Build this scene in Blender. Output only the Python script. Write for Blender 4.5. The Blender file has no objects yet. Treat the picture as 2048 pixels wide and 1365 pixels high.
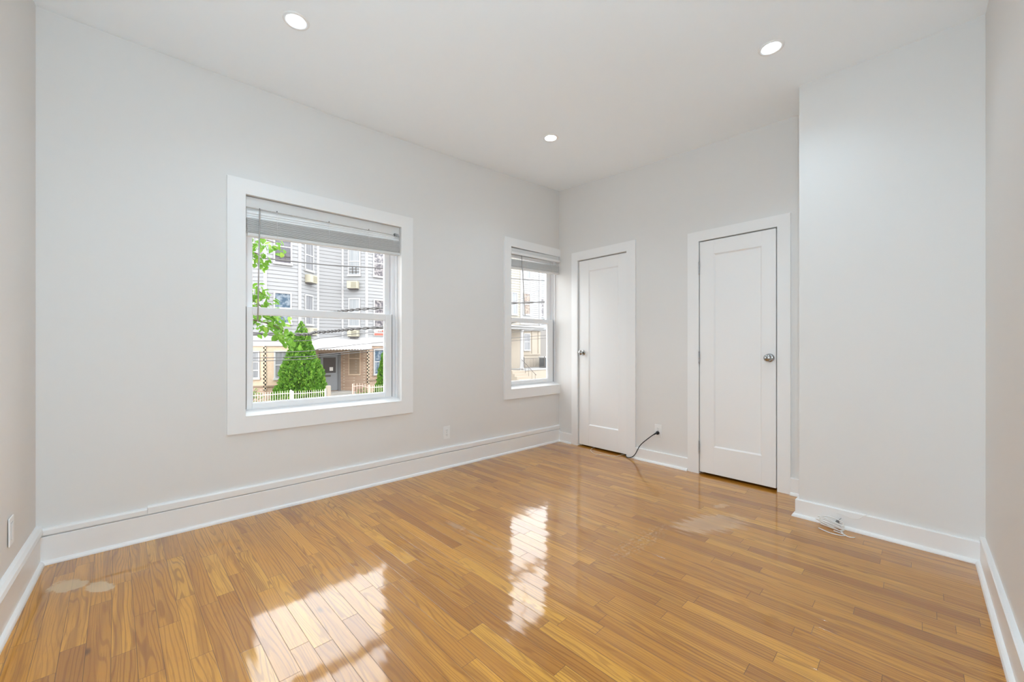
import bpy, math, random
from mathutils import Vector, Matrix
random.seed(7)
R = math.radians
sc = bpy.context.scene

# ------------------------------------------------------------------ camera
cd = bpy.data.cameras.new('camera')
cam = bpy.data.objects.new('camera', cd)
sc.collection.objects.link(cam)
cam.location = (-3.56, -3.11, 1.105)
cam.rotation_euler = (R(90), 0, R(47.78 - 90))
cd.sensor_fit = 'HORIZONTAL'
cd.sensor_width = 36
cd.lens = 806.0 / 2048 * 36
cd.shift_y = 10.0 / 2048
cd.clip_start = 0.02
cd.clip_end = 300
sc.camera = cam

# ------------------------------------------------------------------ world: bright overcast sky 
w = bpy.data.worlds.new('overcast_sky')
sc.world = w
w.use_nodes = True
nt = w.node_tree
nt.nodes.clear()
tc = nt.nodes.new('ShaderNodeTexCoord')
sx = nt.nodes.new('ShaderNodeSeparateXYZ')
nt.links.new(tc.outputs['Generated'], sx.inputs[0])
mr = nt.nodes.new('ShaderNodeMapRange')
mr.inputs['From Min'].default_value = 0.0
mr.inputs['From Max'].default_value = 1.0
mr.inputs['To Min'].default_value = 1.12
mr.inputs['To Max'].default_value = 1.20
nt.links.new(sx.outputs['Z'], mr.inputs['Value'])
SKY = 4.6
mul = nt.nodes.new('ShaderNodeMath'); mul.operation = 'MULTIPLY'; mul.inputs[1].default_value = SKY
nt.links.new(mr.outputs[0], mul.inputs[0])
bg = nt.nodes.new('ShaderNodeBackground')
bg.inputs['Color'].default_value = (0.97, 0.985, 1.0, 1)
nt.links.new(mul.outputs[0], bg.inputs['Strength'])
wo = nt.nodes.new('ShaderNodeOutputWorld')
nt.links.new(bg.outputs[0], wo.inputs['Surface'])

# sampling portals in the two window openings (no light of their own)
for cx, cz, wx_, hz in ((-2.54, 1.30, 1.06, 1.26), (-0.385, 1.33, 0.74, 1.30)):
    ld = bpy.data.lights.new('window_portal', 'AREA')
    ld.shape = 'RECTANGLE'; ld.size = wx_; ld.size_y = hz
    ld.cycles.is_portal = True
    lo = bpy.data.objects.new('window_portal', ld)
    lo.location = (cx, 0.24, cz); lo.rotation_euler = (R(-90), 0, 0)
    lo['kind'] = 'helper'
    sc.collection.objects.link(lo)
LAMP = 24.0          # radiance of the ceiling downlights' diffusers
BEAM = 26.0          # watts of each downlight's downward beam
FILL = 172.0        # radiance of the globe added out of view as fill light

# ------------------------------------------------------------------ exposure
sc.view_settings.view_transform = 'Standard'
sc.view_settings.look = 'None'
sc.view_settings.exposure = 0.0
sc.view_settings.gamma = 1.0
sc.view_settings.use_curve_mapping = False
cy = sc.cycles
cy.max_bounces = 16; cy.diffuse_bounces = 14; cy.glossy_bounces = 6
cy.transparent_max_bounces = 16; cy.transmission_bounces = 6
cy.sample_clamp_indirect = 8.0
cy.caustics_reflective = False; cy.caustics_refractive = False

# ------------------------------------------------------------------ helpers
ORI = {}


class MB:
    def __init__(s):
        s.v = []; s.f = []; s.sm = []

    def quad(s, *p, smooth=False):
        i = len(s.v); s.v += [Vector(q) for q in p]; s.f.append(tuple(range(i, i + len(p)))); s.sm.append(smooth)
        return s

    def hexa(s, p):      # p: 8 points, bottom 4 then top 4 (counter-clockwise from above)
        i = len(s.v); s.v += [Vector(q) for q in p]
        for f in ((3, 2, 1, 0), (4, 5, 6, 7), (0, 1, 5, 4), (1, 2, 6, 5), (2, 3, 7, 6), (3, 0, 4, 7)):
            s.f.append(tuple(i + k for k in f)); s.sm.append(False)
        return s

    def box(s, x0, x1, y0, y1, z0, z1):
        if x0 > x1: x0, x1 = x1, x0
        if y0 > y1: y0, y1 = y1, y0
        return s.hexa([(x0, y0, z0), (x1, y0, z0), (x1, y1, z0), (x0, y1, z0),
                       (x0, y0, z1), (x1, y0, z1), (x1, y1, z1), (x0, y1, z1)])

    def prism(s, pts, z0, z1):   # pts: plan polygon, counter-clockwise
        n = len(pts); i = len(s.v)
        s.v += [Vector((x, y, z0)) for x, y in pts] + [Vector((x, y, z1)) for x, y in pts]
        s.f.append(tuple(i + k for k in reversed(range(n)))); s.f.append(tuple(i + n + k for k in range(n)))
        for k in range(n):
            j = (k + 1) % n
            s.f.append((i + k, i + j, i + n + j, i + n + k))
        s.sm += [False] * (n + 2)
        return s

    def sweep(s, prof, path, closed_prof=True, smooth=False):
        """prof: [(a, z)] in the plane across the path; path: plan points; a is measured to the left of the path."""
        rings = []
        n = len(path)
        for k, (x, y) in enumerate(path):
            a = Vector(path[max(k - 1, 0)]); b = Vector(path[min(k + 1, n - 1)])
            if 0 < k < n - 1:
                d1 = (Vector(path[k]) - a).normalized(); d2 = (b - Vector(path[k])).normalized()
                n1 = Vector((-d1.y, d1.x)); n2 = Vector((-d2.y, d2.x))
                m = (n1 + n2).normalized(); sc_ = 1 / max(0.3, m.dot(n1))
            else:
                d = (b - a).normalized(); m = Vector((-d.y, d.x)); sc_ = 1
            rings.append([Vector((x + m.x * p * sc_, y + m.y * p * sc_, z)) for p, z in prof])
        i = len(s.v); k = len(prof)
        for r in rings: s.v += r
        for a in range(n - 1):
            for b in range(k if closed_prof else k - 1):
                c = (b + 1) % k
                s.f.append((i + a * k + b, i + (a + 1) * k + b, i + (a + 1) * k + c, i + a * k + c)); s.sm.append(smooth)
        if closed_prof:
            s.f.append(tuple(i + b for b in range(k))); s.f.append(tuple(i + (n - 1) * k + b for b in reversed(range(k))))
            s.sm += [False, False]
        return s

    def tube(s, path, r, n=8, cap=True, rr=None):
        P = [Vector(p) for p in path]; m = len(P); i = len(s.v)
        up = Vector((0, 0, 1)); prev = None
        for k in range(m):
            t = (P[min(k + 1, m - 1)] - P[max(k - 1, 0)]).normalized()
            if prev is None:
                a = t.cross(up)
                if a.length < 1e-4: a = t.cross(Vector((1, 0, 0)))
            else:
                a = prev - t * prev.dot(t)
            a.normalize(); b = t.cross(a); prev = a
            q = r if rr is None else rr[k]
            for j in range(n):
                an = 2 * math.pi * j / n
                s.v.append(P[k] + a * (q * math.cos(an)) + b * (q * math.sin(an)))
        for k in range(m - 1):
            for j in range(n):
                l = (j + 1) % n
                s.f.append((i + k * n + j, i + k * n + l, i + (k + 1) * n + l, i + (k + 1) * n + j)); s.sm.append(True)
        if cap:
            s.f.append(tuple(i + j for j in reversed(range(n)))); s.f.append(tuple(i + (m - 1) * n + j for j in range(n)))
            s.sm += [False, False]
        return s

    def lathe(s, c, axis, prof, n=32, smooth=True):
        """prof: [(radius, height along axis)]"""
        ax = Vector(axis).normalized(); a = ax.orthogonal().normalized(); b = ax.cross(a); c = Vector(c)
        i = len(s.v); m = len(prof)
        for r, h in prof:
            for j in range(n):
                an = 2 * math.pi * j / n
                s.v.append(c + ax * h + a * (r * math.cos(an)) + b * (r * math.sin(an)))
        for k in range(m - 1):
            for j in range(n):
                l = (j + 1) % n
                s.f.append((i + k * n + j, i + k * n + l, i + (k + 1) * n + l, i + (k + 1) * n + j)); s.sm.append(smooth)
        s.f.append(tuple(i + j for j in reversed(range(n)))); s.f.append(tuple(i + (m - 1) * n + j for j in range(n)))
        s.sm += [False, False]
        return s

    def build(s, name, mat, parent=None, origin=None, bevel=0.0, kind=None):
        o_ = Vector(ORI[parent.name]) if parent else Vector(origin or (0, 0, 0))
        me = bpy.data.meshes.new(name)
        me.from_pydata([v - o_ for v in s.v], [], s.f)
        me.polygons.foreach_set('use_smooth', s.sm)
        me.materials.append(mat)
        me.update()
        ob = bpy.data.objects.new(name, me)
        sc.collection.objects.link(ob)
        if parent:
            ob.parent = parent
        else:
            ob.location = o_
        ORI[ob.name] = tuple(o_)
        if bevel:
            m = ob.modifiers.new('bevel', 'BEVEL'); m.width = bevel; m.segments = 2; m.limit_method = 'ANGLE'; m.angle_limit = R(40)
        if kind: ob['kind'] = kind
        return ob


def empty(name, loc):
    o = bpy.data.objects.new(name, None); sc.collection.objects.link(o); o.location = loc
    o.empty_display_size = 0.1
    ORI[o.name] = tuple(loc)
    return o


def tag(o, label, cat, group=None):
    o['label'] = label; o['category'] = cat
    if group: o['group'] = group
    return o


def copy_tree(o, parent=None):
    c = o.copy(); sc.collection.objects.link(c); ORI[c.name] = ORI[o.name]
    if parent is not None: c.parent = parent
    for ch in [x for x in bpy.data.objects if x.parent == o]:
        copy_tree(ch, c)
    return c


# ------------------------------------------------------------------ materials
def mat(name, col, rough=0.5, metal=0.0, spec=0.5, **kw):
    m = bpy.data.materials.new(name); m.use_nodes = True
    b = m.node_tree.nodes['Principled BSDF']
    b.inputs['Base Color'].default_value = (*col, 1)
    b.inputs['Roughness'].default_value = rough
    b.inputs['Metallic'].default_value = metal
    b.inputs['Specular IOR Level'].default_value = spec
    for k, v in kw.items(): b.inputs[k].default_value = v
    return m


class N:
    """tiny node builder"""
    def __init__(s, m):
        s.t = m.node_tree; s.b = s.t.nodes['Principled BSDF']

    def n(s, typ, ins=None, **props):
        x = s.t.nodes.new(typ)
        for k, v in props.items(): setattr(x, k, v)
        for k, v in (ins or {}).items():
            if hasattr(v, 'is_output') or isinstance(v, bpy.types.NodeSocket): s.t.links.new(v, x.inputs[k])
            else: x.inputs[k].default_value = v
        return x

    def m(s, op, a, b=0.0, c=0.0):
        return s.n('ShaderNodeMath', {0: a, 1: b, 2: c}, operation=op).outputs[0]

    def mix(s, f, a, b, blend='MIX'):
        x = s.t.nodes.new('ShaderNodeMix'); x.data_type = 'RGBA'; x.blend_type = blend
        for k, v in ((0, f), (6, a), (7, b)):
            if isinstance(v, bpy.types.NodeSocket): s.t.links.new(v, x.inputs[k])
            else: x.inputs[k].default_value = v if k == 0 else (*v, 1)
        return x.outputs[2]

    def step(s, v, lo, hi, a=0.0, b=1.0):
        return s.n('ShaderNodeMapRange', {0: v, 1: lo, 2: hi, 3: a, 4: b}, interpolation_type='SMOOTHSTEP').outputs[0]

    def set(s, k, v): s.t.links.new(v, s.b.inputs[k])


def bumpy(m, scale, dist, strength=0.3, detail=3):
    n = N(m)
    tc = n.n('ShaderNodeTexCoord')
    no = n.n('ShaderNodeTexNoise', {'Vector': tc.outputs['Object'], 'Scale': scale, 'Detail': detail})
    bp = n.n('ShaderNodeBump', {'Height': no.outputs[0], 'Distance': dist, 'Strength': strength})
    n.set('Normal', bp.outputs[0])
    return m


M_wall = bumpy(mat('white_wall_paint', (0.765, 0.752, 0.735), 0.75, spec=0.2), 260, 0.0006, 0.25)
M_ceil = bumpy(mat('ceiling_paint', (0.91, 0.955, 0.99), 0.85, spec=0.15), 200, 0.0005, 0.2)
M_trim = mat('white_trim_paint', (0.865, 0.862, 0.858), 0.35, spec=0.4)
M_door = mat('door_paint', (0.875, 0.872, 0.868), 0.38, spec=0.4)
M_vinyl = mat('white_vinyl', (0.84, 0.84, 0.85), 0.4)
M_plate = mat('plate_plastic', (0.85, 0.85, 0.845), 0.35)
M_slot = mat('socket_slots', (0.18, 0.18, 0.18), 0.6)
M_chrome = mat('satin_chrome', (0.46, 0.46, 0.46), 0.16, 1.0)
M_hinge = mat('hinge_steel', (0.45, 0.45, 0.46), 0.3, 1.0)
M_black = mat('black_rubber', (0.012, 0.012, 0.014), 0.4)
M_wirew = mat('white_cable_sheath', (0.82, 0.81, 0.79), 0.45)
M_wirec = mat('cream_wire_sheath', (0.78, 0.72, 0.60), 0.45)
M_seal = mat('dark_gasket', (0.10, 0.10, 0.11), 0.7)
M_closet = mat('closet_paint', (0.12, 0.11, 0.10), 0.9)

# blind slats: white, letting some daylight through
M_head = mat('headrail_shaded_grey', (0.70, 0.70, 0.695), 0.4)  # headrail greyed: the shade of its recess is put into the colour
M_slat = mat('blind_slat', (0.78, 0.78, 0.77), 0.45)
n = N(M_slat)
tr = n.n('ShaderNodeBsdfTranslucent', {'Color': (0.85, 0.85, 0.83, 1)})
mx = n.n('ShaderNodeMixShader', {0: 0.12, 1: n.b.outputs[0], 2: tr.outputs[0]})
n.t.links.new(mx.outputs[0], n.t.nodes['Material Output'].inputs[0])
M_wand = mat('clear_wand_plastic', (0.42, 0.40, 0.38), 0.15)

# window glass: clear, reflecting at grazing angles
M_glass = bpy.data.materials.new('window_glass'); M_glass.use_nodes = True
t = M_glass.node_tree; t.nodes.clear()
fr = t.nodes.new('ShaderNodeFresnel'); fr.inputs[0].default_value = 1.45
a = t.nodes.new('ShaderNodeBsdfTransparent'); a.inputs[0].default_value = (0.975, 0.98, 0.978, 1)
g = t.nodes.new('ShaderNodeBsdfGlossy'); g.inputs['Roughness'].default_value = 0.0
mx = t.nodes.new('ShaderNodeMixShader'); out = t.nodes.new('ShaderNodeOutputMaterial')
ge = t.nodes.new('ShaderNodeNewGeometry'); fm = t.nodes.new('ShaderNodeMath'); fm.operation = 'SUBTRACT'; fm.use_clamp = True
t.links.new(fr.outputs[0], fm.inputs[0]); t.links.new(ge.outputs['Backfacing'], fm.inputs[1])
t.links.new(fm.outputs[0], mx.inputs[0]); t.links.new(a.outputs[0], mx.inputs[1]); t.links.new(g.outputs[0], mx.inputs[2])
t.links.new(mx.outputs[0], out.inputs[0])

# lamp diffuser
M_lamp = bpy.data.materials.new('lit_diffuser'); M_lamp.use_nodes = True
t = M_lamp.node_tree; t.nodes.clear()
e = t.nodes.new('ShaderNodeEmission'); e.inputs[0].default_value = (0.86, 0.98, 1.08, 1); e.inputs[1].default_value = LAMP
out = t.nodes.new('ShaderNodeOutputMaterial'); t.links.new(e.outputs[0], out.inputs[0])


# ---- oak strip floor
def oak():
    m = mat('oak_strip_floor', (0.5, 0.29, 0.13), 0.38, spec=0.15)
    n = N(m)
    tc = n.n('ShaderNodeTexCoord')
    mp = n.n('ShaderNodeMapping', {'Vector': tc.outputs['Object'], 'Rotation': (0, 0, R(-2.3))})
    s = n.n('ShaderNodeSeparateXYZ', {0: mp.outputs[0]})
    pw = n.n('ShaderNodeSeparateXYZ', {0: tc.outputs['Object']})
    W = 0.066
    u = n.m('ADD', s.outputs[0], 10.03); v = n.m('ADD', s.outputs[1], 20.0)
    uw = n.m('DIVIDE', u, W); row = n.m('FLOOR', uw); fu = n.m('SUBTRACT', uw, row)
    r1 = n.n('ShaderNodeTexWhiteNoise', {'W': row}, noise_dimensions='1D').outputs[0]
    r2 = n.n('ShaderNodeTexWhiteNoise', {'W': n.m('ADD', row, 37.7)}, noise_dimensions='1D').outputs[0]
    L = n.m('MULTIPLY_ADD', r1, 0.55, 0.42)
    vv = n.m('ADD', n.m('DIVIDE', v, L), n.m('MULTIPLY', r2, 7.0)); col = n.m('FLOOR', vv); fv = n.m('SUBTRACT', vv, col)
    idv = n.n('ShaderNodeCombineXYZ', {0: row, 1: col, 2: 0.0}).outputs[0]
    wn = n.n('ShaderNodeTexWhiteNoise', {'Vector': idv}, noise_dimensions='3D')
    c3 = n.n('ShaderNodeSeparateColor', {0: wn.outputs['Color']})
    du = n.m('MULTIPLY', n.m('MINIMUM', fu, n.m('SUBTRACT', 1.0, fu)), W)
    dv = n.m('MULTIPLY', n.m('MINIMUM', fv, n.m('SUBTRACT', 1.0, fv)), L)
    d = n.m('MINIMUM', du, dv)
    seam = n.step(d, 0.0003, 0.0013, 1.0, 0.0)
    # grain coordinates, shifted per board
    gx = n.m('MULTIPLY_ADD', c3.outputs[0], 23.0, u); gy = n.m('MULTIPLY_ADD', c3.outputs[1], 31.0, v); gz = n.m('MULTIPLY', c3.outputs[2], 17.0)
    g1 = n.n('ShaderNodeCombineXYZ', {0: n.m('MULTIPLY', gx, 15.0), 1: n.m('MULTIPLY', gy, 1.5), 2: gz}).outputs[0]
    nz = n.n('ShaderNodeTexNoise', {'Vector': g1, 'Scale': 1.0, 'Detail': 1.5, 'Roughness': 0.45}).outputs[0]
    # growth rings: contour lines of a stretched noise
    freq = n.m('MULTIPLY_ADD', c3.outputs[2], 45.0, 30.0)
    ring = n.m('SINE', n.m('MULTIPLY_ADD', nz, freq, n.m('MULTIPLY', u, 430.0)))
    ring = n.step(ring, 0.20, 1.0)
    g2 = n.n('ShaderNodeCombineXYZ', {0: n.m('MULTIPLY', gx, 260.0), 1: n.m('MULTIPLY', gy, 7.0), 2: gz}).outputs[0]
    fine = n.n('ShaderNodeTexNoise', {'Vector': g2, 'Scale': 1.0, 'Detail': 3.0, 'Roughness': 0.65}).outputs[0]
    g3 = n.n('ShaderNodeCombineXYZ', {0: n.m('MULTIPLY', gx, 34.0), 1: n.m('MULTIPLY', gy, 1.6), 2: gz}).outputs[0]
    broad = n.n('ShaderNodeTexNoise', {'Vector': g3, 'Scale': 1.0, 'Detail': 2.0}).outputs[0]
    # knots
    vk = n.n('ShaderNodeTexVoronoi', {'Vector': n.n('ShaderNodeCombineXYZ', {0: n.m('MULTIPLY', gx, 3.0), 1: n.m('MULTIPLY', gy, 1.3), 2: gz}).outputs[0], 'Scale': 1.0})
    knot = n.step(vk.outputs['Distance'], 0.012, 0.05, 1.0, 0.0)
    # colours
    base = n.mix(c3.outputs[0], (0.596, 0.268, 0.029), (0.426, 0.170, 0.017))
    base = n.mix(n.m('MULTIPLY', n.step(c3.outputs[1], 0.62, 1.0), 0.75), base, (0.305, 0.111, 0.011))
    base = n.mix(n.m('MULTIPLY', n.step(c3.outputs[2], 0.70, 1.0), 0.7), base, (0.656, 0.326, 0.040))
    base = n.mix(n.m('MULTIPLY', n.step(broad, 0.48, 0.68), 0.62), base, (0.291, 0.107, 0.011))
    base = n.mix(n.m('MULTIPLY', ring, n.m('MULTIPLY_ADD', c3.outputs[1], 0.38, 0.30)), base, (0.216, 0.071, 0.005))
    base = n.mix(n.m('MULTIPLY', n.step(fine, 0.50, 0.74), 0.58), base, (0.267, 0.093, 0.007))
    base = n.mix(n.m('MULTIPLY', knot, 0.8), base, (0.089, 0.027, 0.003))
    base = n.mix(n.m('MULTIPLY', seam, 0.78), base, (0.080, 0.027, 0.003))

    # worn patches (places where the finish is gone)
    wob = n.n('ShaderNodeTexNoise', {'Vector': tc.outputs['Object'], 'Scale': 17.0, 'Detail': 5.0, 'Roughness': 0.65}).outputs[0]
    stre = n.n('ShaderNodeTexNoise', {'Vector': n.n('ShaderNodeCombineXYZ', {0: n.m('MULTIPLY', u, 40.0), 1: n.m('MULTIPLY', v, 6.0), 2: 0.0}).outputs[0], 'Scale': 1.0, 'Detail': 3.0}).outputs[0]

    def patch(cx, cy, a, b, ang, edge=0.25, wobble=1.1, src=None):
        ca, sa = math.cos(R(ang)), math.sin(R(ang))
        dx = n.m('SUBTRACT', pw.outputs[0], cx); dy = n.m('SUBTRACT', pw.outputs[1], cy)
        e1 = n.m('DIVIDE', n.m('ADD', n.m('MULTIPLY', dx, ca), n.m('MULTIPLY', dy, sa)), a)
        e2 = n.m('DIVIDE', n.m('SUBTRACT', n.m('MULTIPLY', dy, ca), n.m('MULTIPLY', dx, sa)), b)
        r = n.m('SQRT', n.m('ADD', n.m('MULTIPLY', e1, e1), n.m('MULTIPLY', e2, e2)))
        r = n.m('ADD', r, n.m('MULTIPLY', n.m('SUBTRACT', src or wob, 0.5), wobble))
        return n.step(r, 1.0 - edge, 1.0 + edge * 0.3, 1.0, 0.0)
    p1 = n.m('MAXIMUM', patch(-3.83, -0.36, 0.085, 0.055, -50, 0.2, 1.2), patch(-3.72, -0.47, 0.075, 0.04, -60, 0.2, 1.2))
    p2 = n.m('MAXIMUM', patch(-0.95, -2.09, 0.27, 0.125, -22, 0.35, 1.5, stre), patch(-0.62, -2.02, 0.07, 0.03, -20, 0.35, 1.3, stre))
    p3 = n.m('MULTIPLY', n.step(n.n('ShaderNodeTexNoise', {'Vector': tc.outputs['Object'], 'Scale': 55.0, 'Detail': 4.0}).outputs[0], 0.48, 0.60), patch(-1.48, -1.91, 0.34, 0.075, 0, 0.5, 0.9))
    p4 = patch(-2.15, -1.20, 0.035, 0.30, 2.0, 0.3, 1.0, stre)
    base = n.mix(n.m('MULTIPLY', p1, 0.75), base, (0.66, 0.53, 0.37))
    base = n.mix(n.m('MULTIPLY', p2, 0.50), base, (0.66, 0.50, 0.37))
    base = n.mix(n.m('MULTIPLY', p3, 0.32), base, (0.50, 0.38, 0.26))
    base = n.mix(n.m('MULTIPLY', n.m('MULTIPLY', p4, n.step(stre, 0.35, 0.6)), 0.45), base, (0.50, 0.38, 0.28))
    n.set('Base Color', base)
    worn = n.m('MAXIMUM', n.m('MAXIMUM', p1, n.m('MULTIPLY', p2, 0.7)), n.m('MAXIMUM', n.m('MULTIPLY', p3, 0.7), n.m('MULTIPLY', p4, 0.6)))
    n.set('Coat Weight', n.m('SUBTRACT', 1.0, worn))
    rn = n.n('ShaderNodeTexNoise', {'Vector': tc.outputs['Object'], 'Scale': 3.0, 'Detail': 5.0, 'Roughness': 0.7}).outputs[0]
    n.set('Coat Roughness', n.m('ADD', n.step(rn, 0.35, 0.75, 0.04, 0.12), n.m('MULTIPLY', worn, 0.35)))
    n.b.inputs['Coat IOR'].default_value = 1.66
    n.set('Roughness', n.m('MULTIPLY_ADD', fine, 0.15, 0.33))
    # the finish is wavy: every board a little cupped and tilted
    cup = n.m('MULTIPLY', n.m('MULTIPLY', n.m('SUBTRACT', fu, 0.5), n.m('SUBTRACT', fu, 0.5)), 0.55)
    tilt = n.m('MULTIPLY', n.m('SUBTRACT', fu, 0.5), n.m('MULTIPLY', n.m('SUBTRACT', c3.outputs[0], 0.5), 0.5))
    big = n.n('ShaderNodeTexNoise', {'Vector': n.n('ShaderNodeCombineXYZ', {0: n.m('MULTIPLY', u, 9.0), 1: n.m('MULTIPLY', v, 2.0), 2: 0.0}).outputs[0], 'Scale': 1.0, 'Detail': 2.0}).outputs[0]
    h = n.m('ADD', n.m('ADD', cup, tilt), n.m('MULTIPLY', big, 2.2))
    h = n.m('SUBTRACT', h, n.m('MULTIPLY', seam, 0.35))
    h = n.m('ADD', h, n.m('MULTIPLY', fine, 0.035))
    bp = n.n('ShaderNodeBump', {'Height': h, 'Distance': 0.0012, 'Strength': 0.8})
    n.set('Coat Normal', bp.outputs[0]); n.set('Normal', bp.outputs[0])
    return m


M_floor = oak()

# =================================================================== ROOM SHELL
MB().prism([(-4.25, -3.75), (0.80, -3.75), (0.80, 0.12), (-4.25, 0.12)], -0.12, 0.0).build('floor', M_floor, kind='structure')


def ceil_z(x, y):
    """the old plaster ceiling is not level: highest over the corner beside the closets"""
    a = max(0.0, min(1.0, -x / 3.97)); b = max(0.0, min(1.2, -y / 3.2))
    zw = 2.914 - 0.235 * a + 0.138 * a * a
    zd = -0.215 * b + 0.096 * b * b
    return max(zw + zd * (1 - 0.72 * a), 2.74)


mb = MB()
NX, NY = 28, 24
xs = [-4.25 + (0.80 + 4.25) * i / NX for i in range(NX + 1)]
ys = [0.12 - 3.87 * j / NY for j in range(NY + 1)]
i0 = 0
for i in range(NX + 1):
    for j in range(NY + 1):
        mb.v.append(Vector((xs[i], ys[j], ceil_z(xs[i], ys[j]))))
for i in range(NX + 1):
    for j in range(NY + 1):
        mb.v.append(Vector((xs[i], ys[j], 3.10)))
K = NY + 1; T = (NX + 1) * K
for i in range(NX):
    for j in range(NY):
        a_, b_, c_, d_ = i * K + j, (i + 1) * K + j, (i + 1) * K + j + 1, i * K + j + 1
        mb.f.append((a_, b_, c_, d_)); mb.sm.append(True)
        mb.f.append((T + d_, T + c_, T + b_, T + a_)); mb.sm.append(False)
for i in range(NX):
    for j in (0, NY):
        q = (i * K + j, (i + 1) * K + j, T + (i + 1) * K + j, T + i * K + j)
        mb.f.append(q if j else q[::-1]); mb.sm.append(False)
for j in range(NY):
    for i in (0, NX):
        q = (i * K + j, i * K + j + 1, T + i * K + j + 1, T + i * K + j)
        mb.f.append(q[::-1] if i else q); mb.sm.append(False)
mb.build('ceiling', M_ceil, kind='structure')

ZT = 3.08
# window wall (north) with its two openings
W1 = (-3.083, -1.992, 0.647, 2.092)
W2 = (-0.765, 0.0, 0.655, 2.138)
mb = MB()
YO = 0.20
mb.box(-4.25, W1[0], 0, YO, -0.12, ZT); mb.box(W1[0], W1[1], 0, YO, -0.12, W1[2]); mb.box(W1[0], W1[1], 0, YO, W1[3], ZT)
mb.box(W1[1], W2[0], 0, YO, -0.12, ZT); mb.box(W2[0], W2[1], 0, YO, -0.12, W2[2]); mb.box(W2[0], W2[1], 0, YO, W2[3], ZT)
mb.box(W2[1], 0.9, 0, YO, -0.12, ZT)
mb.build('wall_north', M_wall, kind='structure')
# closet wall (east) with two door openings, and the closets behind it
D1 = (-0.902, -0.284, 2.052)
D2 = (-2.198, -1.612, 2.012)
mb = MB()
X1 = 0.11
mb.box(0, X1, D1[1], 0, -0.12, ZT); mb.box(0, X1, D1[0], D1[1], D1[2], ZT)
mb.box(0, X1, D2[1], D1[0], -0.12, ZT); mb.box(0, X1, D2[0], D2[1], D2[2], ZT)
mb.box(0, X1, -2.60, D2[0], -0.12, ZT)
mb.build('wall_east', M_wall, kind='structure')
mb = MB()
mb.box(0.72, 0.80, -2.75, 0.0, -0.12, ZT); mb.box(X1, 0.72, -2.75, -2.60, -0.12, ZT); mb.box(X1, 0.72, -1.30, -1.22, -0.12, ZT)
mb.build('wall_closet', M_closet, kind='structure')
MB().prism([(-0.42, -3.75), (0.10, -3.75), (0.10, -2.425), (-0.42, -2.425)], -0.12, ZT).build('wall_southeast', M_wall, kind='structure')
MB().prism([(-4.25, -3.75), (-0.42, -3.75), (-0.42, -3.21), (-4.25, -3.388)], -0.12, ZT).build('wall_south', M_wall, kind='structure')
MB().prism([(-4.25, -3.75), (-4.0175, -3.75), (-3.972, 0.0), (-4.25, 0.0)], -0.12, ZT).build('wall_west', M_wall, kind='structure')

# ------------------------------------------------------------------ baseboards
SHOE = [(0.0, 0.0), (0.017, 0.0), (0.0165, 0.006), (0.0135, 0.013), (0.008, 0.018), (0.0, 0.020)]


def baseboard(name, path, h, thick=0.018, shoe=True, eased=0.004, shoe_path=None):
    """path runs with the room on its left"""
    prof = [(0, 0), (thick, 0), (thick, h - eased), (thick - eased, h), (0, h)]
    o = MB().sweep(prof, path).build(name, M_trim, kind='structure')
    if shoe:
        sp = [(a + thick, z) for a, z in SHOE] if thick < 0.0205 else [(a * 0.85 + thick, z) for a, z in SHOE]
        MB().sweep(sp, shoe_path or path).build('shoe_moulding', M_trim, parent=o)
    return o


# paths: the room lies to the left of each run
baseboard('baseboard_north', [(0.0, 0.0), (-3.972, 0.0)], 0.140, thick=0.021, eased=0.002)
wx_ = lambda y: -3.972 + 0.01213 * y
bw = baseboard('baseboard_west', [(wx_(0), 0.0), (wx_(-3.3), -3.3)], 0.150)
b_e = baseboard('baseboard_east', [(0.0, -1.515), (0.0, -1.000)], 0.112)
baseboard('baseboard_corner', [(0.0, -0.204), (0.0, 0.0)], 0.112)
baseboard('baseboard_recess', [(0.0, -2.425), (0.0, -2.283)], 0.125)
sy = lambda x: -3.21 + 0.0464 * (x + 0.42)
baseboard('baseboard_southeast', [(-0.42, -3.21), (-0.42, -2.425), (-0.06, -2.425)], 0.112)
baseboard('baseboard_south', [(-4.0, sy(-4.0)), (-0.42, -3.21)], 0.135, thick=0.020)
# surface strip above the baseboard: a shorter, lower end piece and the long run, a dark slot under each
STRIP = lambda z0, z1, t: [(0, z0), (t, z0), (t, z1 - 0.008), (t - 0.008, z1), (0, z1)]
MB().sweep(STRIP(0.1485, 0.180, 0.0215), [(-3.556, 0.0), (-3.972, 0.0)]).build('trim_1', M_trim, kind='structure')
MB().sweep(STRIP(0.1470, 0.190, 0.0205), [(-0.004, 0.0), (-3.554, 0.0)]).build('trim_2', M_trim, kind='structure')
MB().sweep([(0, 0.154), (0.026, 0.154), (0.028, 0.165), (0.024, 0.180), (0.014, 0.192), (0.004, 0.197), (0, 0.197)],
           [(wx_(0), 0.0), (wx_(-3.3), -3.3)]).build('trim_3', M_trim, kind='structure')


# =================================================================== WINDOWS
def frame_boxes(mb, x0, x1, z0, z1, wl, wr, wb, wt, y0, y1):
    mb.box(x0, x0 + wl, y0, y1, z0, z1); mb.box(x1 - wr, x1, y0, y1, z0, z1)
    mb.box(x0 + wl, x1 - wr, y0, y1, z0, z0 + wb); mb.box(x0 + wl, x1 - wr, y0, y1, z1 - wt, z1)
    return mb


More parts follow.
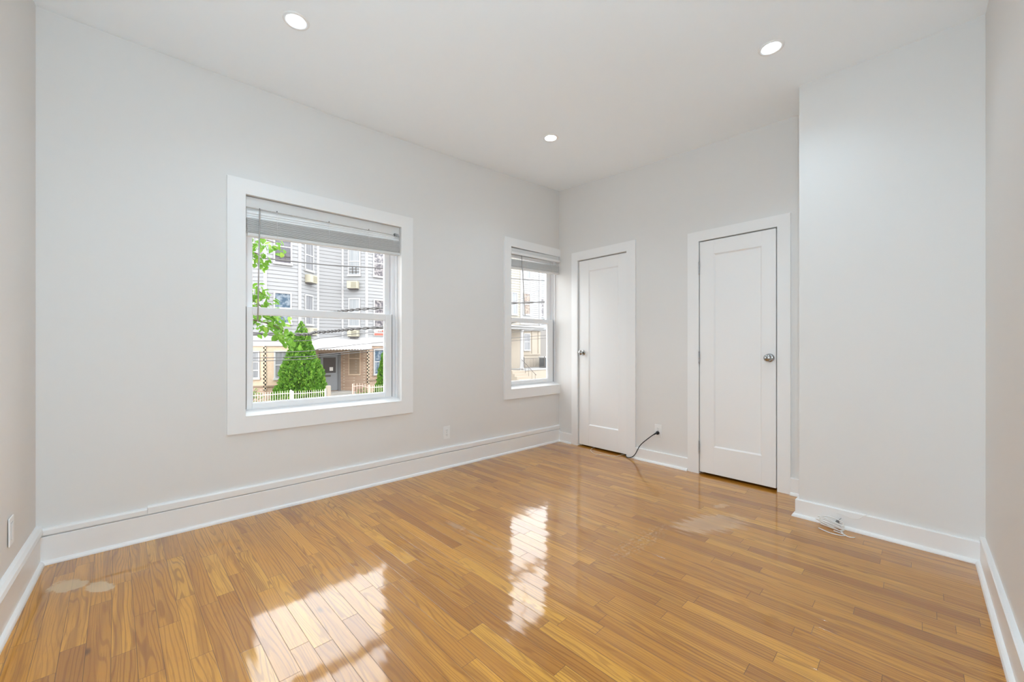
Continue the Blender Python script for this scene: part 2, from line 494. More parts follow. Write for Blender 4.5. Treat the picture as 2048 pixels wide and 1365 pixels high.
def window(name, op, casing, sash, meet, headz):
    x0, x1, z0, z1 = op
    o = empty(name, ((x0 + x1) / 2, 0, z0)); o['kind'] = 'structure'
    cl, cr, cb, ct = casing
    c = MB()
    dz = 0.010      # the head casing climbs slightly to the right with the house
    c.box(cl, x0, -0.019, 0, cb, ct + 0.0)
    if cr > x1 + 0.02: c.box(x1, cr, -0.019, 0, cb, ct)
    c.box(x0, x1, -0.019, 0, z1, ct); c.box(x0, x1, -0.019, 0, cb, z0)
    c.build('casing', M_trim, o)
    # sloped sill board
    s = MB()
    s.hexa([(x0, -0.021, z0 - 0.004), (x1, -0.021, z0 - 0.004), (x1, 0.075, z0 - 0.004), (x0, 0.075, z0 - 0.004),
            (x0, -0.021, z0 + 0.003), (x1, -0.021, z0 + 0.003), (x1, 0.075, z0 + 0.030), (x0, 0.075, z0 + 0.030)])
    s.build('sill', M_trim, o, bevel=0.002)
    # vinyl frame with jamb channels
    sx0, sx1, gx0, gx1 = sash
    f = MB()
    f.box(x0, sx0, 0.072, 0.160, z0, z1); f.box(sx1, x1, 0.072, 0.160, z0, z1)
    f.box(x1 - 0.016, x1, 0.050, 0.072, z0 + 0.02, z1)
    f.box(sx0, sx1, 0.072, 0.160, z0, z0 + 0.036); f.box(sx0, sx1, 0.072, 0.160, headz, z1)
    f.build('frame', M_vinyl, o, bevel=0.0015)
    # lower sash, in front
    lz0, lz1 = z0 + 0.036, meet[1]
    l = frame_boxes(MB(), sx0 + 0.002, sx1 - 0.002, lz0, lz1, gx0 - sx0 - 0.002, sx1 - gx1 - 0.002, 0.036, meet[1] - meet[0], 0.062, 0.094)
    ls = l.build('lower_sash', M_vinyl, o, bevel=0.003)
    frame_boxes(MB(), gx0 - 0.001, gx1 + 0.001, lz0 + 0.034, meet[0] + 0.002, 0.007, 0.009, 0.007, 0.005, 0.070, 0.088).build('glazing_bead', M_trim, ls)
    MB().box(gx0 - 0.004, gx1 + 0.004, 0.0795, 0.0825, lz0 + 0.032, meet[0] + 0.004).build('pane', M_glass, ls)
    # upper sash, behind
    uz0, uz1 = meet[1] - 0.045, headz
    u = frame_boxes(MB(), sx0 + 0.004, sx1 - 0.004, uz0, uz1, gx0 - sx0 + 0.004, sx1 - gx1 - 0.012, 0.045, 0.045, 0.100, 0.130)
    us = u.build('upper_sash', M_vinyl, o, bevel=0.003)
    MB().box(gx0 - 0.004, gx1 + 0.014, 0.1135, 0.1165, uz0 + 0.04, uz1 - 0.04).build('pane', M_glass, us)
    # dark seal lines where the sashes slide in the channels
    d = MB(); d.box(sx1 - 0.0035, sx1 - 0.0005, 0.060, 0.066, lz0, lz1); d.box(sx0, sx0 + 0.002, 0.060, 0.066, lz0, lz1)
    d.build('weather_seal', M_seal, o)
    k = MB().lathe((gx1 + 0.022, 0.099, meet[1] + 0.075), (0, -1, 0), [(0.004, 0), (0.006, 0.004), (0.006, 0.007), (0.002, 0.010)], 12)
    k.build('tilt_latch', M_trim, us)
    return o


window('window_1', W1, (-3.182, -1.886, 0.540, 2.188), (-3.070, -2.036, -3.034, -2.094), (1.318, 1.368), 2.060)
window('window_2', W2, (-0.853, 0.0, 0.556, 2.226), (-0.752, -0.030, -0.690, -0.112), (1.362, 1.408), 2.105)


# ------------------------------------------------------------------ raised blinds
def blind(name, x0, x1, ztop, head_h, zslat, nfree, dfree, nstack, zbot, y0, depth, tilt, label, wand, strings, lip, sag=0.0, open_=0.0, free_drop=0.03):
    o = empty(name, (x0, y0, ztop))
    tag(o, label, 'blind', None)
    w_ = x1 - x0
    L_ = []
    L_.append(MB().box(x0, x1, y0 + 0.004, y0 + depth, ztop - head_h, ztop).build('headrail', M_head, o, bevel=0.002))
    if lip:
        L_.append(MB().box(x0 - 0.004, x1 + 0.006, y0 - 0.016, y0 + 0.003, ztop - head_h - 0.012, ztop - head_h + 0.012).build('valance', M_trim, o, bevel=0.003))
    def slat(zz, ang, sm=M_slat):
        """one slat, slightly crowned, turned by ang about its long axis"""
        m = MB(); nseg = 6; ca, sa = math.cos(ang), math.sin(ang); yc = y0 + 0.002 + depth / 2
        loop = [(-depth / 2 + depth * j / nseg, 0.0025 * math.sin(math.pi * j / nseg)) for j in range(nseg + 1)]
        loop += [(a_, q - 0.0036) for a_, q in reversed(loop)]
        nn = len(loop)
        for xx in (x0 + 0.003, x1 - 0.003):
            m.v += [Vector((xx, yc + a_ * ca - q * sa, zz + a_ * sa + q * ca)) for a_, q in loop]
        for j in range(nn):
            l = (j + 1) % nn
            m.f.append((j, l, nn + l, nn + j)); m.sm.append(False)
        m.f.append(tuple(reversed(range(nn)))); m.f.append(tuple(range(nn, 2 * nn))); m.sm += [False, False]
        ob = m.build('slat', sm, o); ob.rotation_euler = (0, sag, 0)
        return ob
    for k in range(nfree): slat(zslat - dfree * k, open_, M_trim)  # top slats whiter than the stack: their daylight is painted in
    z = zslat - dfree * (nfree - 1) - free_drop
    step = (z - (zbot + 0.022)) / nstack
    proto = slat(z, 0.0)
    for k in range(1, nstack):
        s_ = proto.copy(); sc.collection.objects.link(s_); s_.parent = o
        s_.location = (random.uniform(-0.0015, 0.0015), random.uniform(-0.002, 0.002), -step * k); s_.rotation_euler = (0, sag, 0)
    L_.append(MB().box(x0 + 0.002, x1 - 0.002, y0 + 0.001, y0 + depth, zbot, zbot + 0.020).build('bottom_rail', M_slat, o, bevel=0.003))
    L_[-1].rotation_euler = (0, sag, 0)
    for sxx in strings:
        MB().tube([(sxx, y0 - 0.001, ztop - head_h), (sxx, y0 - 0.001, zbot + 0.004)], 0.0011, 6).build('ladder_string', M_plate, o)
        MB().lathe((sxx, y0 - 0.001, ztop - head_h + 0.002), (0, 0, 1), [(0.003, -0.004), (0.0035, 0.0), (0.003, 0.005)], 8).build('cord_guide', M_slot, o)
    (ax, az), (bx, bz) = wand
    hk = MB().tube([(ax, y0 - 0.001, az + 0.016), (ax, y0 - 0.012, az + 0.012), (ax, y0 - 0.013, az)], 0.0022, 6).build('wand_hook', M_slot, o)
    MB().tube([(ax, y0 - 0.013, az + 0.002), ((ax + bx) / 2, y0 - 0.014, (az + bz) / 2), (bx, y0 - 0.012, bz)], 0.0042, 6).build('tilt_wand', M_wand, o)
    o.rotation_euler = (0, -tilt, 0)
    return o


b1 = blind('window_blind', -3.079, -1.998, 2.086, 0.068, 2.000, 3, 0.0140, 15, 1.830, 0.004, 0.046, math.atan2(0.004, 1.08),
           'white slatted blind pulled up at the top of the large window', ((-3.003, 2.004), (-3.018, 1.268)), (-2.90, -2.56, -2.26, -2.05), False, sag=-0.026, open_=R(58), free_drop=0.024)
MB().tube([(-2.033, 0.003, 2.062), (-2.033, -0.004, 2.03), (-2.035, -0.003, 1.99)], 0.0015, 6).build('lift_cord', M_plate, b1)
MB().tube([(-2.021, 0.003, 2.062), (-2.021, -0.004, 2.03), (-2.022, -0.003, 1.985)], 0.0015, 6).build('lift_cord', M_plate, b1)
MB().box(-2.046, -2.012, -0.002, 0.008, 2.008, 2.030).build('cord_lock', M_slot, b1)
b2 = blind('window_blind', -0.768, -0.012, 2.126, 0.054, 2.060, 2, 0.018, 15, 1.915, -0.012, 0.050, math.atan2(0.012, 0.75),
           'white slatted blind pulled up at the top of the narrow corner window', ((-0.625, 2.050), (-0.583, 1.43)), (-0.55, -0.14), True, sag=-0.012, open_=R(20))

# =================================================================== DOORS
def door(name, y0, y1, zb, zt, panel, casing, open_top, knob_y, knob_z, hinge_y, hinge_z, big_rosette, oy, xf=0.004):
    """door in the east wall; y0<y1"""
    o = empty(name, (0, (y0 + y1) / 2, 0)); o['kind'] = 'structure'
    # leaf: frame of stiles and rails around a recessed flat panel
    xb, xr = xf + 0.036, xf + 0.010
    py0, py1, pz0, pz1 = panel
    lf = MB()
    lf.box(xf, xb, y0, py0, zb, zt); lf.box(xf, xb, py1, y1, zb, zt)
    lf.box(xf, xb, py0, py1, zb, pz0); lf.box(xf, xb, py0, py1, pz1, zt)
    leaf = lf.build('door_leaf', M_door, o, bevel=0.0015)
    pm = MB(); pm.box(xr, xb - 0.006, py0 - 0.002, py1 + 0.002, pz0 - 0.002, pz1 + 0.002)
    c = 0.010   # chamfered sticking round the panel
    for (a0, b0, a1, b1_, na, nb) in ((py0, pz0, py1, pz0, 0, 1), (py1, pz0, py1, pz1, -1, 0), (py1, pz1, py0, pz1, 0, -1), (py0, pz1, py0, pz0, 1, 0)):
        sa = 1 if a1 > a0 else (-1 if a1 < a0 else 0); sb = 1 if b1_ > b0 else (-1 if b1_ < b0 else 0)
        pm.quad((xf + 0.001, a0, b0), (xf + 0.001, a1, b1_), (xr - 0.0003, a1 - sa * c + na * c, b1_ - sb * c + nb * c), (xr - 0.0003, a0 + sa * c + na * c, b0 + sb * c + nb * c))
    pm.build('panel', M_door, leaf)
    # casing
    cy0, cy1, cz = casing
    cs = MB()
    cs.box(-0.019, 0, cy0, oy[0], 0, cz); cs.box(-0.019, 0, oy[1], cy1, 0, cz); cs.box(-0.019, 0, oy[0], oy[1], open_top, cz)
    cs.build('casing', M_trim, o)
    # stop inside the opening
    st = MB()
    st.box(0.046, 0.058, oy[0], oy[0] + 0.012, 0, open_top); st.box(0.046, 0.058, oy[1] - 0.012, oy[1], 0, open_top)
    st.box(0.046, 0.058, oy[0], oy[1], open_top - 0.012, open_top)
    st.build('door_stop', M_trim, o)
    # knob
    c0 = (xf, knob_y, knob_z)
    k = MB().lathe(c0, (-1, 0, 0), [(0.012, 0.003), (0.0105, 0.014), (0.0105, 0.026), (0.017, 0.031), (0.0245, 0.038), (0.0275, 0.047),
                                    (0.0265, 0.055), (0.0215, 0.061), (0.012, 0.0645), (0.002, 0.0655)], 36).build('door_knob', M_chrome, leaf)
    rr = 0.033 if big_rosette else 0.030
    MB().lathe(c0, (-1, 0, 0), [(rr, 0.0), (rr, 0.003), (rr - 0.004, 0.007), (rr - 0.014, 0.010), (0.011, 0.011)], 36).build('rosette', M_chrome, leaf)
    if big_rosette:
        MB().lathe((c0[0] - 0.0655, knob_y, knob_z), (-1, 0, 0), [(0.004, 0.0), (0.004, 0.0012), (0.001, 0.0014)], 16).build('privacy_button', M_slot, leaf)
    for hz in hinge_z:
        h = MB()
        for q in range(3):
            zc = hz - 0.0445 + q * 0.0300
            h.lathe((xf - 0.007, hinge_y, zc), (0, 0, 1), [(0.0052, 0.0), (0.0058, 0.001), (0.0058, 0.027), (0.0052, 0.028)], 12)
        h.lathe((xf - 0.007, hinge_y, hz + 0.0445), (0, 0, 1), [(0.004, 0), (0.0065, 0.003), (0.0065, 0.006), (0.002, 0.010)], 12)
        h.lathe((xf - 0.007, hinge_y, hz - 0.0530), (0, 0, 1), [(0.002, 0), (0.0065, 0.003), (0.0065, 0.006), (0.004, 0.0085)], 12)
        h.build('hinge', M_hinge if big_rosette else M_door, leaf)
    return o


door('door_1', -0.897, -0.292, 0.018, 2.043, (-0.795, -0.424, 0.243, 1.924), (-1.000, -0.203, 2.146), D1[2], -0.346, 1.031, -0.8995, (1.818, 1.017, 0.227), False, (D1[0], D1[1]))
door('door_2', -2.189, -1.620, 0.021, 2.002, (-2.092, -1.736, 0.250, 1.884), (-2.283, -1.515, 2.097), D2[2], -2.147, 1.014, -1.6165, (1.779, 1.007, 0.231), True, (D2[0], D2[1]), xf=-0.014)


# =================================================================== OUTLETS AND CORDS
def outlet(P, label, group=None, cover=False):
    """P(a, z, d): a across the plate, z up, d out of the wall; plate centred at a=0,z=0"""
    o = empty('wall_outlet', P(0, -0.057, 0))
    tag(o, label, 'outlet', group)

    def bx(mb, a0, a1, z0, z1, d0, d1):
        mb.hexa([P(a0, z0, d1), P(a1, z0, d1), P(a1, z0, d0), P(a0, z0, d0), P(a0, z1, d1), P(a1, z1, d1), P(a1, z1, d0), P(a0, z1, d0)])
        return mb
    bx(MB(), -0.0345, 0.0345, -0.0575, 0.0575, 0, 0.005).build('cover_plate', M_plate, o, bevel=0.002)
    if cover:
        bx(MB(), -0.0165, 0.0165, -0.0335, 0.0335, 0.005, 0.0075).build('rocker', M_plate, o, bevel=0.0012)
        bx(MB(), -0.0170, 0.0170, -0.0345, 0.0345, 0.0049, 0.0053).build('rocker_gap', M_slot, o)
        return o
    for s in (-1, 1):
        r = bx(MB(), -0.0165, 0.0165, s * 0.0195 - 0.0140, s * 0.0195 + 0.0140, 0.005, 0.0075).build('receptacle', M_plate, o, bevel=0.0015)
        sl = MB()
        bx(sl, -0.0075, -0.0055, s * 0.0195 - 0.001, s * 0.0195 + 0.008, 0.0070, 0.0078)
        bx(sl, 0.0055, 0.0075, s * 0.0195 - 0.001, s * 0.0195 + 0.007, 0.0070, 0.0078)
        bx(sl, -0.0022, 0.0022, s * 0.0195 - 0.0095, s * 0.0195 - 0.005, 0.0070, 0.0078)
        sl.build('slots', M_slot, r)
    MB().lathe(P(0, 0, 0.0045), Vector(P(0, 0, 1)) - Vector(P(0, 0, 0)), [(0.0032, 0), (0.0032, 0.0012), (0.001, 0.0016)], 12).build('screw', M_hinge, o)
    return o


outlet(lambda a, z, d: Vector((-1.541 + a, -d, 0.319 + z)), 'white duplex outlet on the wall between the two windows')
outlet(lambda a, z, d: Vector((-d, -1.231 - a, 0.310 + z)), 'white outlet between the doors with a black plug in its lower socket')
outlet(lambda a, z, d: Vector((-3.976 + d, -0.488 + a, 0.342 + z)), 'white plate on the left wall near the window-wall corner', cover=True)


def spline(pts, k=8):
    P = [Vector(p) for p in pts]; out = []
    for i in range(len(P) - 1):
        p0 = P[max(i - 1, 0)]; p1 = P[i]; p2 = P[i + 1]; p3 = P[min(i + 2, len(P) - 1)]
        for j in range(k):
            t = j / k
            out.append(0.5 * ((2 * p1) + (p2 - p0) * t + (2 * p0 - 5 * p1 + 4 * p2 - p3) * t * t + (3 * p1 - p0 - 3 * p2 + p3) * t ** 3))
    out.append(P[-1]); return out


# black power cord: plug in the outlet's lower socket, cable down the wall and under the narrow door
o = empty('power_cord', (-0.03, -1.0, 0.0))
tag(o, 'black power cord plugged in between the doors and running under the narrow door', 'power cord')
cab = spline([(-0.030, -1.222, 0.2885), (-0.034, -1.195, 0.268), (-0.031, -1.140, 0.222), (-0.030, -1.085, 0.172), (-0.031, -1.052, 0.132), (-0.034, -1.036, 0.100), (-0.040, -1.012, 0.052),
              (-0.048, -0.985, 0.022), (-0.050, -0.945, 0.006), (-0.036, -0.915, 0.0055), (-0.012, -0.893, 0.0055), (0.04, -0.860, 0.0055), (0.20, -0.82, 0.0055)])
MB().tube(cab, 0.0042, 10).build('cable', M_black, o)
MB().lathe((-0.0075, -1.231, 0.2905), (-1, 0, 0), [(0.015, 0.0), (0.0165, 0.002), (0.0165, 0.012), (0.014, 0.018), (0.008, 0.024), (0.002, 0.0245)], 20).build('plug', M_black, o)
MB().tube([(-0.026, -1.231, 0.2905), (-0.031, -1.220, 0.286), (-0.033, -1.200, 0.271)], 0.006, 10, rr=[0.0085, 0.0075, 0.0052]).build('strain_relief', M_black, o)

o = empty('thin_wire', (-0.1, -0.65, 0.0))
tag(o, 'thin cream wire looping out on the floor from under the narrow door', 'wire')
MB().tube(spline([(0.12, -0.462, 0.003), (0.02, -0.472, 0.003), (-0.045, -0.492, 0.003), (-0.088, -0.520, 0.003), (-0.140, -0.580, 0.003), (-0.165, -0.635, 0.003), (-0.150, -0.690, 0.003),
                  (-0.128, -0.740, 0.003), (-0.118, -0.790, 0.003), (-0.096, -0.828, 0.003), (-0.030, -0.836, 0.003), (0.03, -0.838, 0.003), (0.14, -0.85, 0.003)]), 0.0024, 8).build('wire', M_wirec, o)

# coil of white cable lying against the projecting wall's baseboard
o = empty('cable_coil', (-0.49, -2.60, 0.0))
tag(o, 'bundled coil of white cable lying against the baseboard of the projecting wall', 'cable')
pts = []
rnd = random.Random(3)
for k in range(6):
    a = 0.060 + rnd.uniform(-0.008, 0.016); b = (0.016, 0.030, 0.024, 0.036, 0.020, 0.030)[k]
    c0 = Vector((-0.508 + 0.007 * k + rnd.uniform(-0.004, 0.004), -2.605 + rnd.uniform(-0.012, 0.012), 0.010 + 0.0075 * k))
    a1 = Vector((-0.25 + rnd.uniform(-0.2, 0.2), -0.96, -0.08 + rnd.uniform(-0.10, 0.10))); a2 = Vector((-0.80, 0.15, 0.35 + 0.08 * k))
    for j in range(12):
        t_ = 2 * math.pi * j / 12
        q = c0 + a1 * (a * math.cos(t_)) + a2 * (b * math.sin(t_) * (0.5 + 0.5 * abs(math.sin(t_))))
        q.z = max(q.z, 0.0035); q.x = min(q.x, -0.459 + 0.014 * (q.z > 0.024))
        pts.append(q)
MB().tube(spline(pts, 3), 0.0027, 7).build('coil', M_wirew, o)
MB().tube(spline([(-0.522, -2.655, 0.004), (-0.560, -2.690, 0.003), (-0.545, -2.720, 0.003)]), 0.0028, 7).build('loose_end', M_wirew, o)
MB().tube(spline([(-0.548, -2.55, 0.004), (-0.575, -2.61, 0.003), (-0.570, -2.660, 0.003), (-0.545, -2.675, 0.003), (-0.53, -2.62, 0.006)]), 0.0028, 7).build('loose_loop', M_wirew, o)
MB().lathe((-0.470, -2.628, 0.040), (0.2, 1, 0), [(0.010, -0.006), (0.014, -0.003), (0.014, 0.003), (0.010, 0.006)], 12).build('twist_tie', M_slot, o)
MB().tube([(-0.470, -2.628, 0.048), (-0.462, -2.646, 0.068)], 0.0016, 6).build('tie_end', M_slot, o)
MB().tube(spline([(-0.462, -2.640, 0.035), (-0.448, -2.628, 0.072), (-0.4465, -2.622, 0.088), (-0.446, -2.645, 0.086), (-0.4455, -2.690, 0.076), (-0.4450, -2.725, 0.086), (-0.4445, -2.748, 0.108), (-0.436, -2.760, 0.1155), (-0.420, -2.762, 0.117)]), 0.0016, 6).build('lead', M_wirew, o)

# =================================================================== CEILING DOWNLIGHTS
for k, (x, y, label) in enumerate((
        (-2.985, -0.810, 'round recessed ceiling light nearest the left wall, above the large window'),
        (-1.100, -0.872, 'round recessed ceiling light in front of the narrow corner window'),
        (-0.972, -2.415, 'round recessed ceiling light near the projecting wall on the right'),
        (-2.950, -2.450, 'round recessed ceiling light above the camera, out of the picture'))):
    z = ceil_z(x, y)
    o = empty('ceiling_downlight', (x, y, z))
    tag(o, label, 'ceiling light', 'recessed ceiling lights')
    MB().lathe((x, y, z + 0.004), (0, 0, -1), [(0.064, 0.0), (0.0645, 0.004), (0.062, 0.0085), (0.055, 0.0105), (0.0465, 0.0095), (0.0455, 0.006), (0.0455, 0.0)], 48).build('trim_ring', M_plate, o)
    MB().lathe((x, y, z + 0.004), (0, 0, -1), [(0.0454, 0.004), (0.0450, 0.0075), (0.030, 0.0082), (0.002, 0.0084)], 40).build('diffuser', M_lamp, o)
    sd = bpy.data.lights.new('downlight_beam', 'SPOT'); sd.energy = BEAM; sd.color = (0.75, 0.98, 1.16)
    sd.spot_size = R(140); sd.spot_blend = 1.0; sd.shadow_soft_size = 0.045
    so = bpy.data.objects.new('downlight_beam', sd); sc.collection.objects.link(so); so.parent = o; so.location = (0, 0, -0.008)

# ------------------------------------------------------------------ fill lamp added unseen behind the camera to brighten ceiling and walls
M_fill = bpy.data.materials.new('lit_fill_globe'); M_fill.use_nodes = True
t = M_fill.node_tree; t.nodes.clear()
e = t.nodes.new('ShaderNodeEmission'); e.inputs[0].default_value = (0.75, 1.0, 1.175, 1); e.inputs[1].default_value = FILL
out = t.nodes.new('ShaderNodeOutputMaterial'); t.links.new(e.outputs[0], out.inputs[0])
LX, LY, LZ = -3.845, -3.215, 1.32
o = empty('fill_lamp', (LX, LY, 0.0))
tag(o, 'added fill lamp with a glowing globe, unseen in the corner behind the camera', 'lamp')
MB().lathe((LX, LY, 0), (0, 0, 1), [(0.105, 0.0), (0.105, 0.012), (0.095, 0.018), (0.015, 0.022)], 32).build('base', M_plate, o)
MB().tube([(LX, LY, 0.02), (LX, LY, LZ - 0.11)], 0.009, 12).build('pole', M_plate, o)
MB().lathe((LX, LY, LZ - 0.125), (0, 0, 1), [(0.02, 0.0), (0.03, 0.01), (0.03, 0.022)], 20).build('lamp_holder', M_plate, o)
MB().lathe((LX, LY, LZ), (0, 0, 1), [(0.11 * math.sin(math.pi * (k + 0.15) / 18.3) if k else 0.02, -0.11 * math.cos(math.pi * (k + 0.15) / 18.3)) for k in range(19)], 32).build('globe', M_fill, o)

# =================================================================== OUTSIDE
GZ = -2.15
M_asph = bumpy(mat('asphalt', (0.10, 0.10, 0.105), 0.9), 30, 0.004)
M_conc = bumpy(mat('concrete_paving', (0.42, 0.41, 0.39), 0.85), 20, 0.003)
M_sid = mat('white_clapboard', (0.325, 0.338, 0.355), 0.6)
M_sidw = mat('pale_clapboard', (0.37, 0.38, 0.39), 0.6)
M_sidc = mat('cream_clapboard', (0.38, 0.365, 0.315), 0.6)
M_sidg = mat('grey_clapboard', (0.32, 0.345, 0.37), 0.6)
M_ext = mat('house_trim_white', (0.50, 0.51, 0.525), 0.5)
M_alu = mat('white_aluminium', (0.55, 0.56, 0.575), 0.4)
M_cream = mat('cream_stucco', (0.42, 0.375, 0.315), 0.8)
M_ac = mat('ivory_casing', (0.47, 0.45, 0.36), 0.5)
M_acg = mat('ivory_grille', (0.24, 0.23, 0.17), 0.6)
M_gdoor = mat('grey_blue_door', (0.17, 0.18, 0.20), 0.5)
M_dark = mat('dark_glass', (0.045, 0.048, 0.055), 0.12)
M_paper = mat('paper_note', (0.75, 0.75, 0.74), 0.7)
M_iron = mat('cream_iron', (0.80, 0.74, 0.62), 0.5)
M_pink = mat('pink_iron', (0.66, 0.47, 0.41), 0.6)
M_red = mat('red_paint', (0.55, 0.13, 0.10), 0.5)
M_cabl = mat('cable_rubber', (0.14, 0.145, 0.15), 0.6)
M_steel = mat('dark_railing', (0.10, 0.09, 0.085), 0.5)
M_bin = mat('dark_grey_screen', (0.10, 0.11, 0.12), 0.6)
M_bark = bumpy(mat('bark', (0.16, 0.12, 0.09), 0.9), 60, 0.01)


def brick_mat(name, c1, c2, mortar):
    m = mat(name, c1, 0.85)
    n = N(m)
    tc = n.n('ShaderNodeTexCoord')
    s = n.n('ShaderNodeSeparateXYZ', {0: tc.outputs['Object']})
    v = n.n('ShaderNodeCombineXYZ', {0: n.m('ADD', s.outputs[0], n.m('MULTIPLY', s.outputs[1], 0.8)), 1: s.outputs[2], 2: 0.0}).outputs[0]
    b = n.n('ShaderNodeTexBrick', {'Vector': v, 'Color1': (*c1, 1), 'Color2': (*c2, 1), 'Mortar': (*mortar, 1), 'Scale': 1.0, 'Mortar Size': 0.010, 'Brick Width': 0.23, 'Row Height': 0.085, 'Bias': 0.0})
    no = n.n('ShaderNodeTexNoise', {'Vector': v, 'Scale': 7.0, 'Detail': 3.0})
    n.set('Base Color', n.mix(n.m('MULTIPLY', no.outputs[0], 0.5), b.outputs[0], c2))
    return m


M_brick = brick_mat('tan_brick', (0.55, 0.40, 0.31), (0.40, 0.27, 0.20), (0.62, 0.54, 0.45))
M_brickp = brick_mat('pale_brick', (0.68, 0.53, 0.39), (0.62, 0.46, 0.34), (0.62, 0.55, 0.46))
M_brickd = brick_mat('infill_brick', (0.36, 0.27, 0.20), (0.30, 0.22, 0.16), (0.40, 0.34, 0.28))
M_chk = mat('checked_strip', (0.6, 0.5, 0.38), 0.7)
n = N(M_chk)
tc = n.n('ShaderNodeTexCoord'); s_ = n.n('ShaderNodeSeparateXYZ', {0: tc.outputs['Object']})
cx = n.m('FLOOR', n.m('MULTIPLY', n.m('ADD', s_.outputs[0], 0.0), 1 / 0.075)); cz = n.m('FLOOR', n.m('MULTIPLY', s_.outputs[2], 1 / 0.10))
ch = n.m('PINGPONG', n.m('ADD', cx, cz), 1.0)
n.set('Base Color', n.mix(ch, (0.66, 0.54, 0.40), (0.02, 0.018, 0.016)))


def pane_mat(name, c1, c2, sc_=(3, 3, 3), rough=0.12):
    m = mat(name, c1, rough)
    n = N(m)
    tc = n.n('ShaderNodeTexCoord')
    mp = n.n('ShaderNodeMapping', {'Vector': tc.outputs['Object'], 'Scale': sc_})
    no = n.n('ShaderNodeTexNoise', {'Vector': mp.outputs[0], 'Scale': 1.0, 'Detail': 3.0, 'Roughness': 0.65})
    n.set('Base Color', n.mix(n.step(no.outputs[0], 0.40, 0.62), c1, c2))
    return m


M_pblind = pane_mat('pane_over_dark_blind', (0.10, 0.10, 0.125), (0.15, 0.15, 0.18), (0.5, 0.5, 14))
M_pcurt = pane_mat('pane_over_pale_curtain', (0.25, 0.275, 0.295), (0.31, 0.33, 0.35), (14, 14, 0.4))
M_pcurg = pane_mat('pane_over_grey_curtain', (0.20, 0.21, 0.23), (0.30, 0.31, 0.33), (14, 14, 0.4))
M_pblue = pane_mat('pane_blue_reflections', (0.06, 0.11, 0.17), (0.24, 0.30, 0.36), (4, 4, 4), 0.05)  # tree reflections painted into the pane colour as noise
M_pclut = pane_mat('pane_over_clutter', (0.10, 0.10, 0.12), (0.34, 0.33, 0.34), (6, 6, 6))
M_pflor = pane_mat('pane_over_floral_curtain', (0.20, 0.15, 0.125), (0.36, 0.31, 0.26), (6, 6, 6))

MB().box(-40, 60, 0.6, 60, GZ - 0.3, GZ).build('ground', M_asph, kind='structure')
g = MB(); g.box(-40, 60, 0.6, 5.2, GZ, GZ + 0.12); g.build('sidewalk', M_conc, kind='structure')
g = MB(); g.box(-40, 60, 14.2, 22.6, GZ, GZ + 0.14); g.build('sidewalk_far', M_conc, kind='structure')
# the outside of our own terrace row, round the room
e = MB()
e.box(-22, -4.25, 0.0, YO, GZ, 10.6); e.box(0.9, 26, 0.0, YO, GZ, 10.6); e.box(-4.25, 0.9, 0.0, YO, ZT, 10.6); e.box(-4.25, 0.9, 0.0, YO, GZ, -0.12)
e.build('wall_exterior', M_brick, kind='structure')
MB().box(-22, 26, -9.0, 0.0, 10.4, 10.6).build('roof', M_conc, kind='structure')


class Face:
    def __init__(s, p0, p1):
        s.o = Vector((p0[0], p0[1], 0)); d = Vector((p1[0] - p0[0], p1[1] - p0[1], 0)); s.L = d.length; s.u = d / s.L
        s.n = Vector((s.u.y, -s.u.x, 0))          # street side when u runs to the right

    def p(s, u, z, d): return s.o + s.u * u + s.n * d + Vector((0, 0, z))

    def box(s, mb, u0, u1, z0, z1, d0, d1):
        return mb.hexa([s.p(u0, z0, d1), s.p(u1, z0, d1), s.p(u1, z0, d0), s.p(u0, z0, d0), s.p(u0, z1, d1), s.p(u1, z1, d1), s.p(u1, z1, d0), s.p(u0, z1, d0)])

    def siding(s, mb, z0, z1, u0=0.0, u1=None, h=0.205, lip=0.030):
        u1 = s.L if u1 is None else u1
        z = z0
        while z < z1 - 0.01:
            t_ = min(z + h, z1)
            mb.quad(s.p(u0, z, lip), s.p(u1, z, lip), s.p(u1, t_, 0.004), s.p(u0, t_, 0.004))
            mb.quad(s.p(u0, z, 0.0), s.p(u1, z, 0.0), s.p(u1, z, lip), s.p(u0, z, lip))
            z = t_


def house_window(face, u0, u1, z0, z1, parent, pm, frame=M_ext, fw=0.07, meet=0.5, bars=0, third=None):
    f = MB()
    face.box(f, u0 - fw, u0, z0 - fw, z1 + fw, -0.02, 0.075); face.box(f, u1, u1 + fw, z0 - fw, z1 + fw, -0.02, 0.075)
    face.box(f, u0, u1, z1, z1 + fw, -0.02, 0.075); face.box(f, u0 - fw - 0.03, u1 + fw + 0.03, z0 - fw - 0.04, z0, -0.02, 0.11)
    if meet:
        zm = z0 + (z1 - z0) * meet
        face.box(f, u0, u1, zm - 0.03, zm + 0.03, -0.01, 0.060)
    if third:
        zm = z0 + (z1 - z0) * third
        face.box(f, u0, u1, zm - 0.03, zm + 0.03, -0.01, 0.060)
    w_ = f.build('window', frame, parent)
    face.box(MB(), u0, u1, z0, z1, -0.02, 0.040).build('pane', pm, w_)
    if bars:
        b = MB()
        for k in range(bars):
            uu = u0 + (u1 - u0) * (k + 1) / (bars + 1)
            face.box(b, uu - 0.012, uu + 0.012, z0 + 0.05, z0 + 0.50, 0.062, 0.085)
        for zz in (0.16, 0.34):
            face.box(b, u0, u1, z0 + zz - 0.012, z0 + zz + 0.012, 0.062, 0.085)
        b.build('window_guard', M_steel, w_)
    return w_


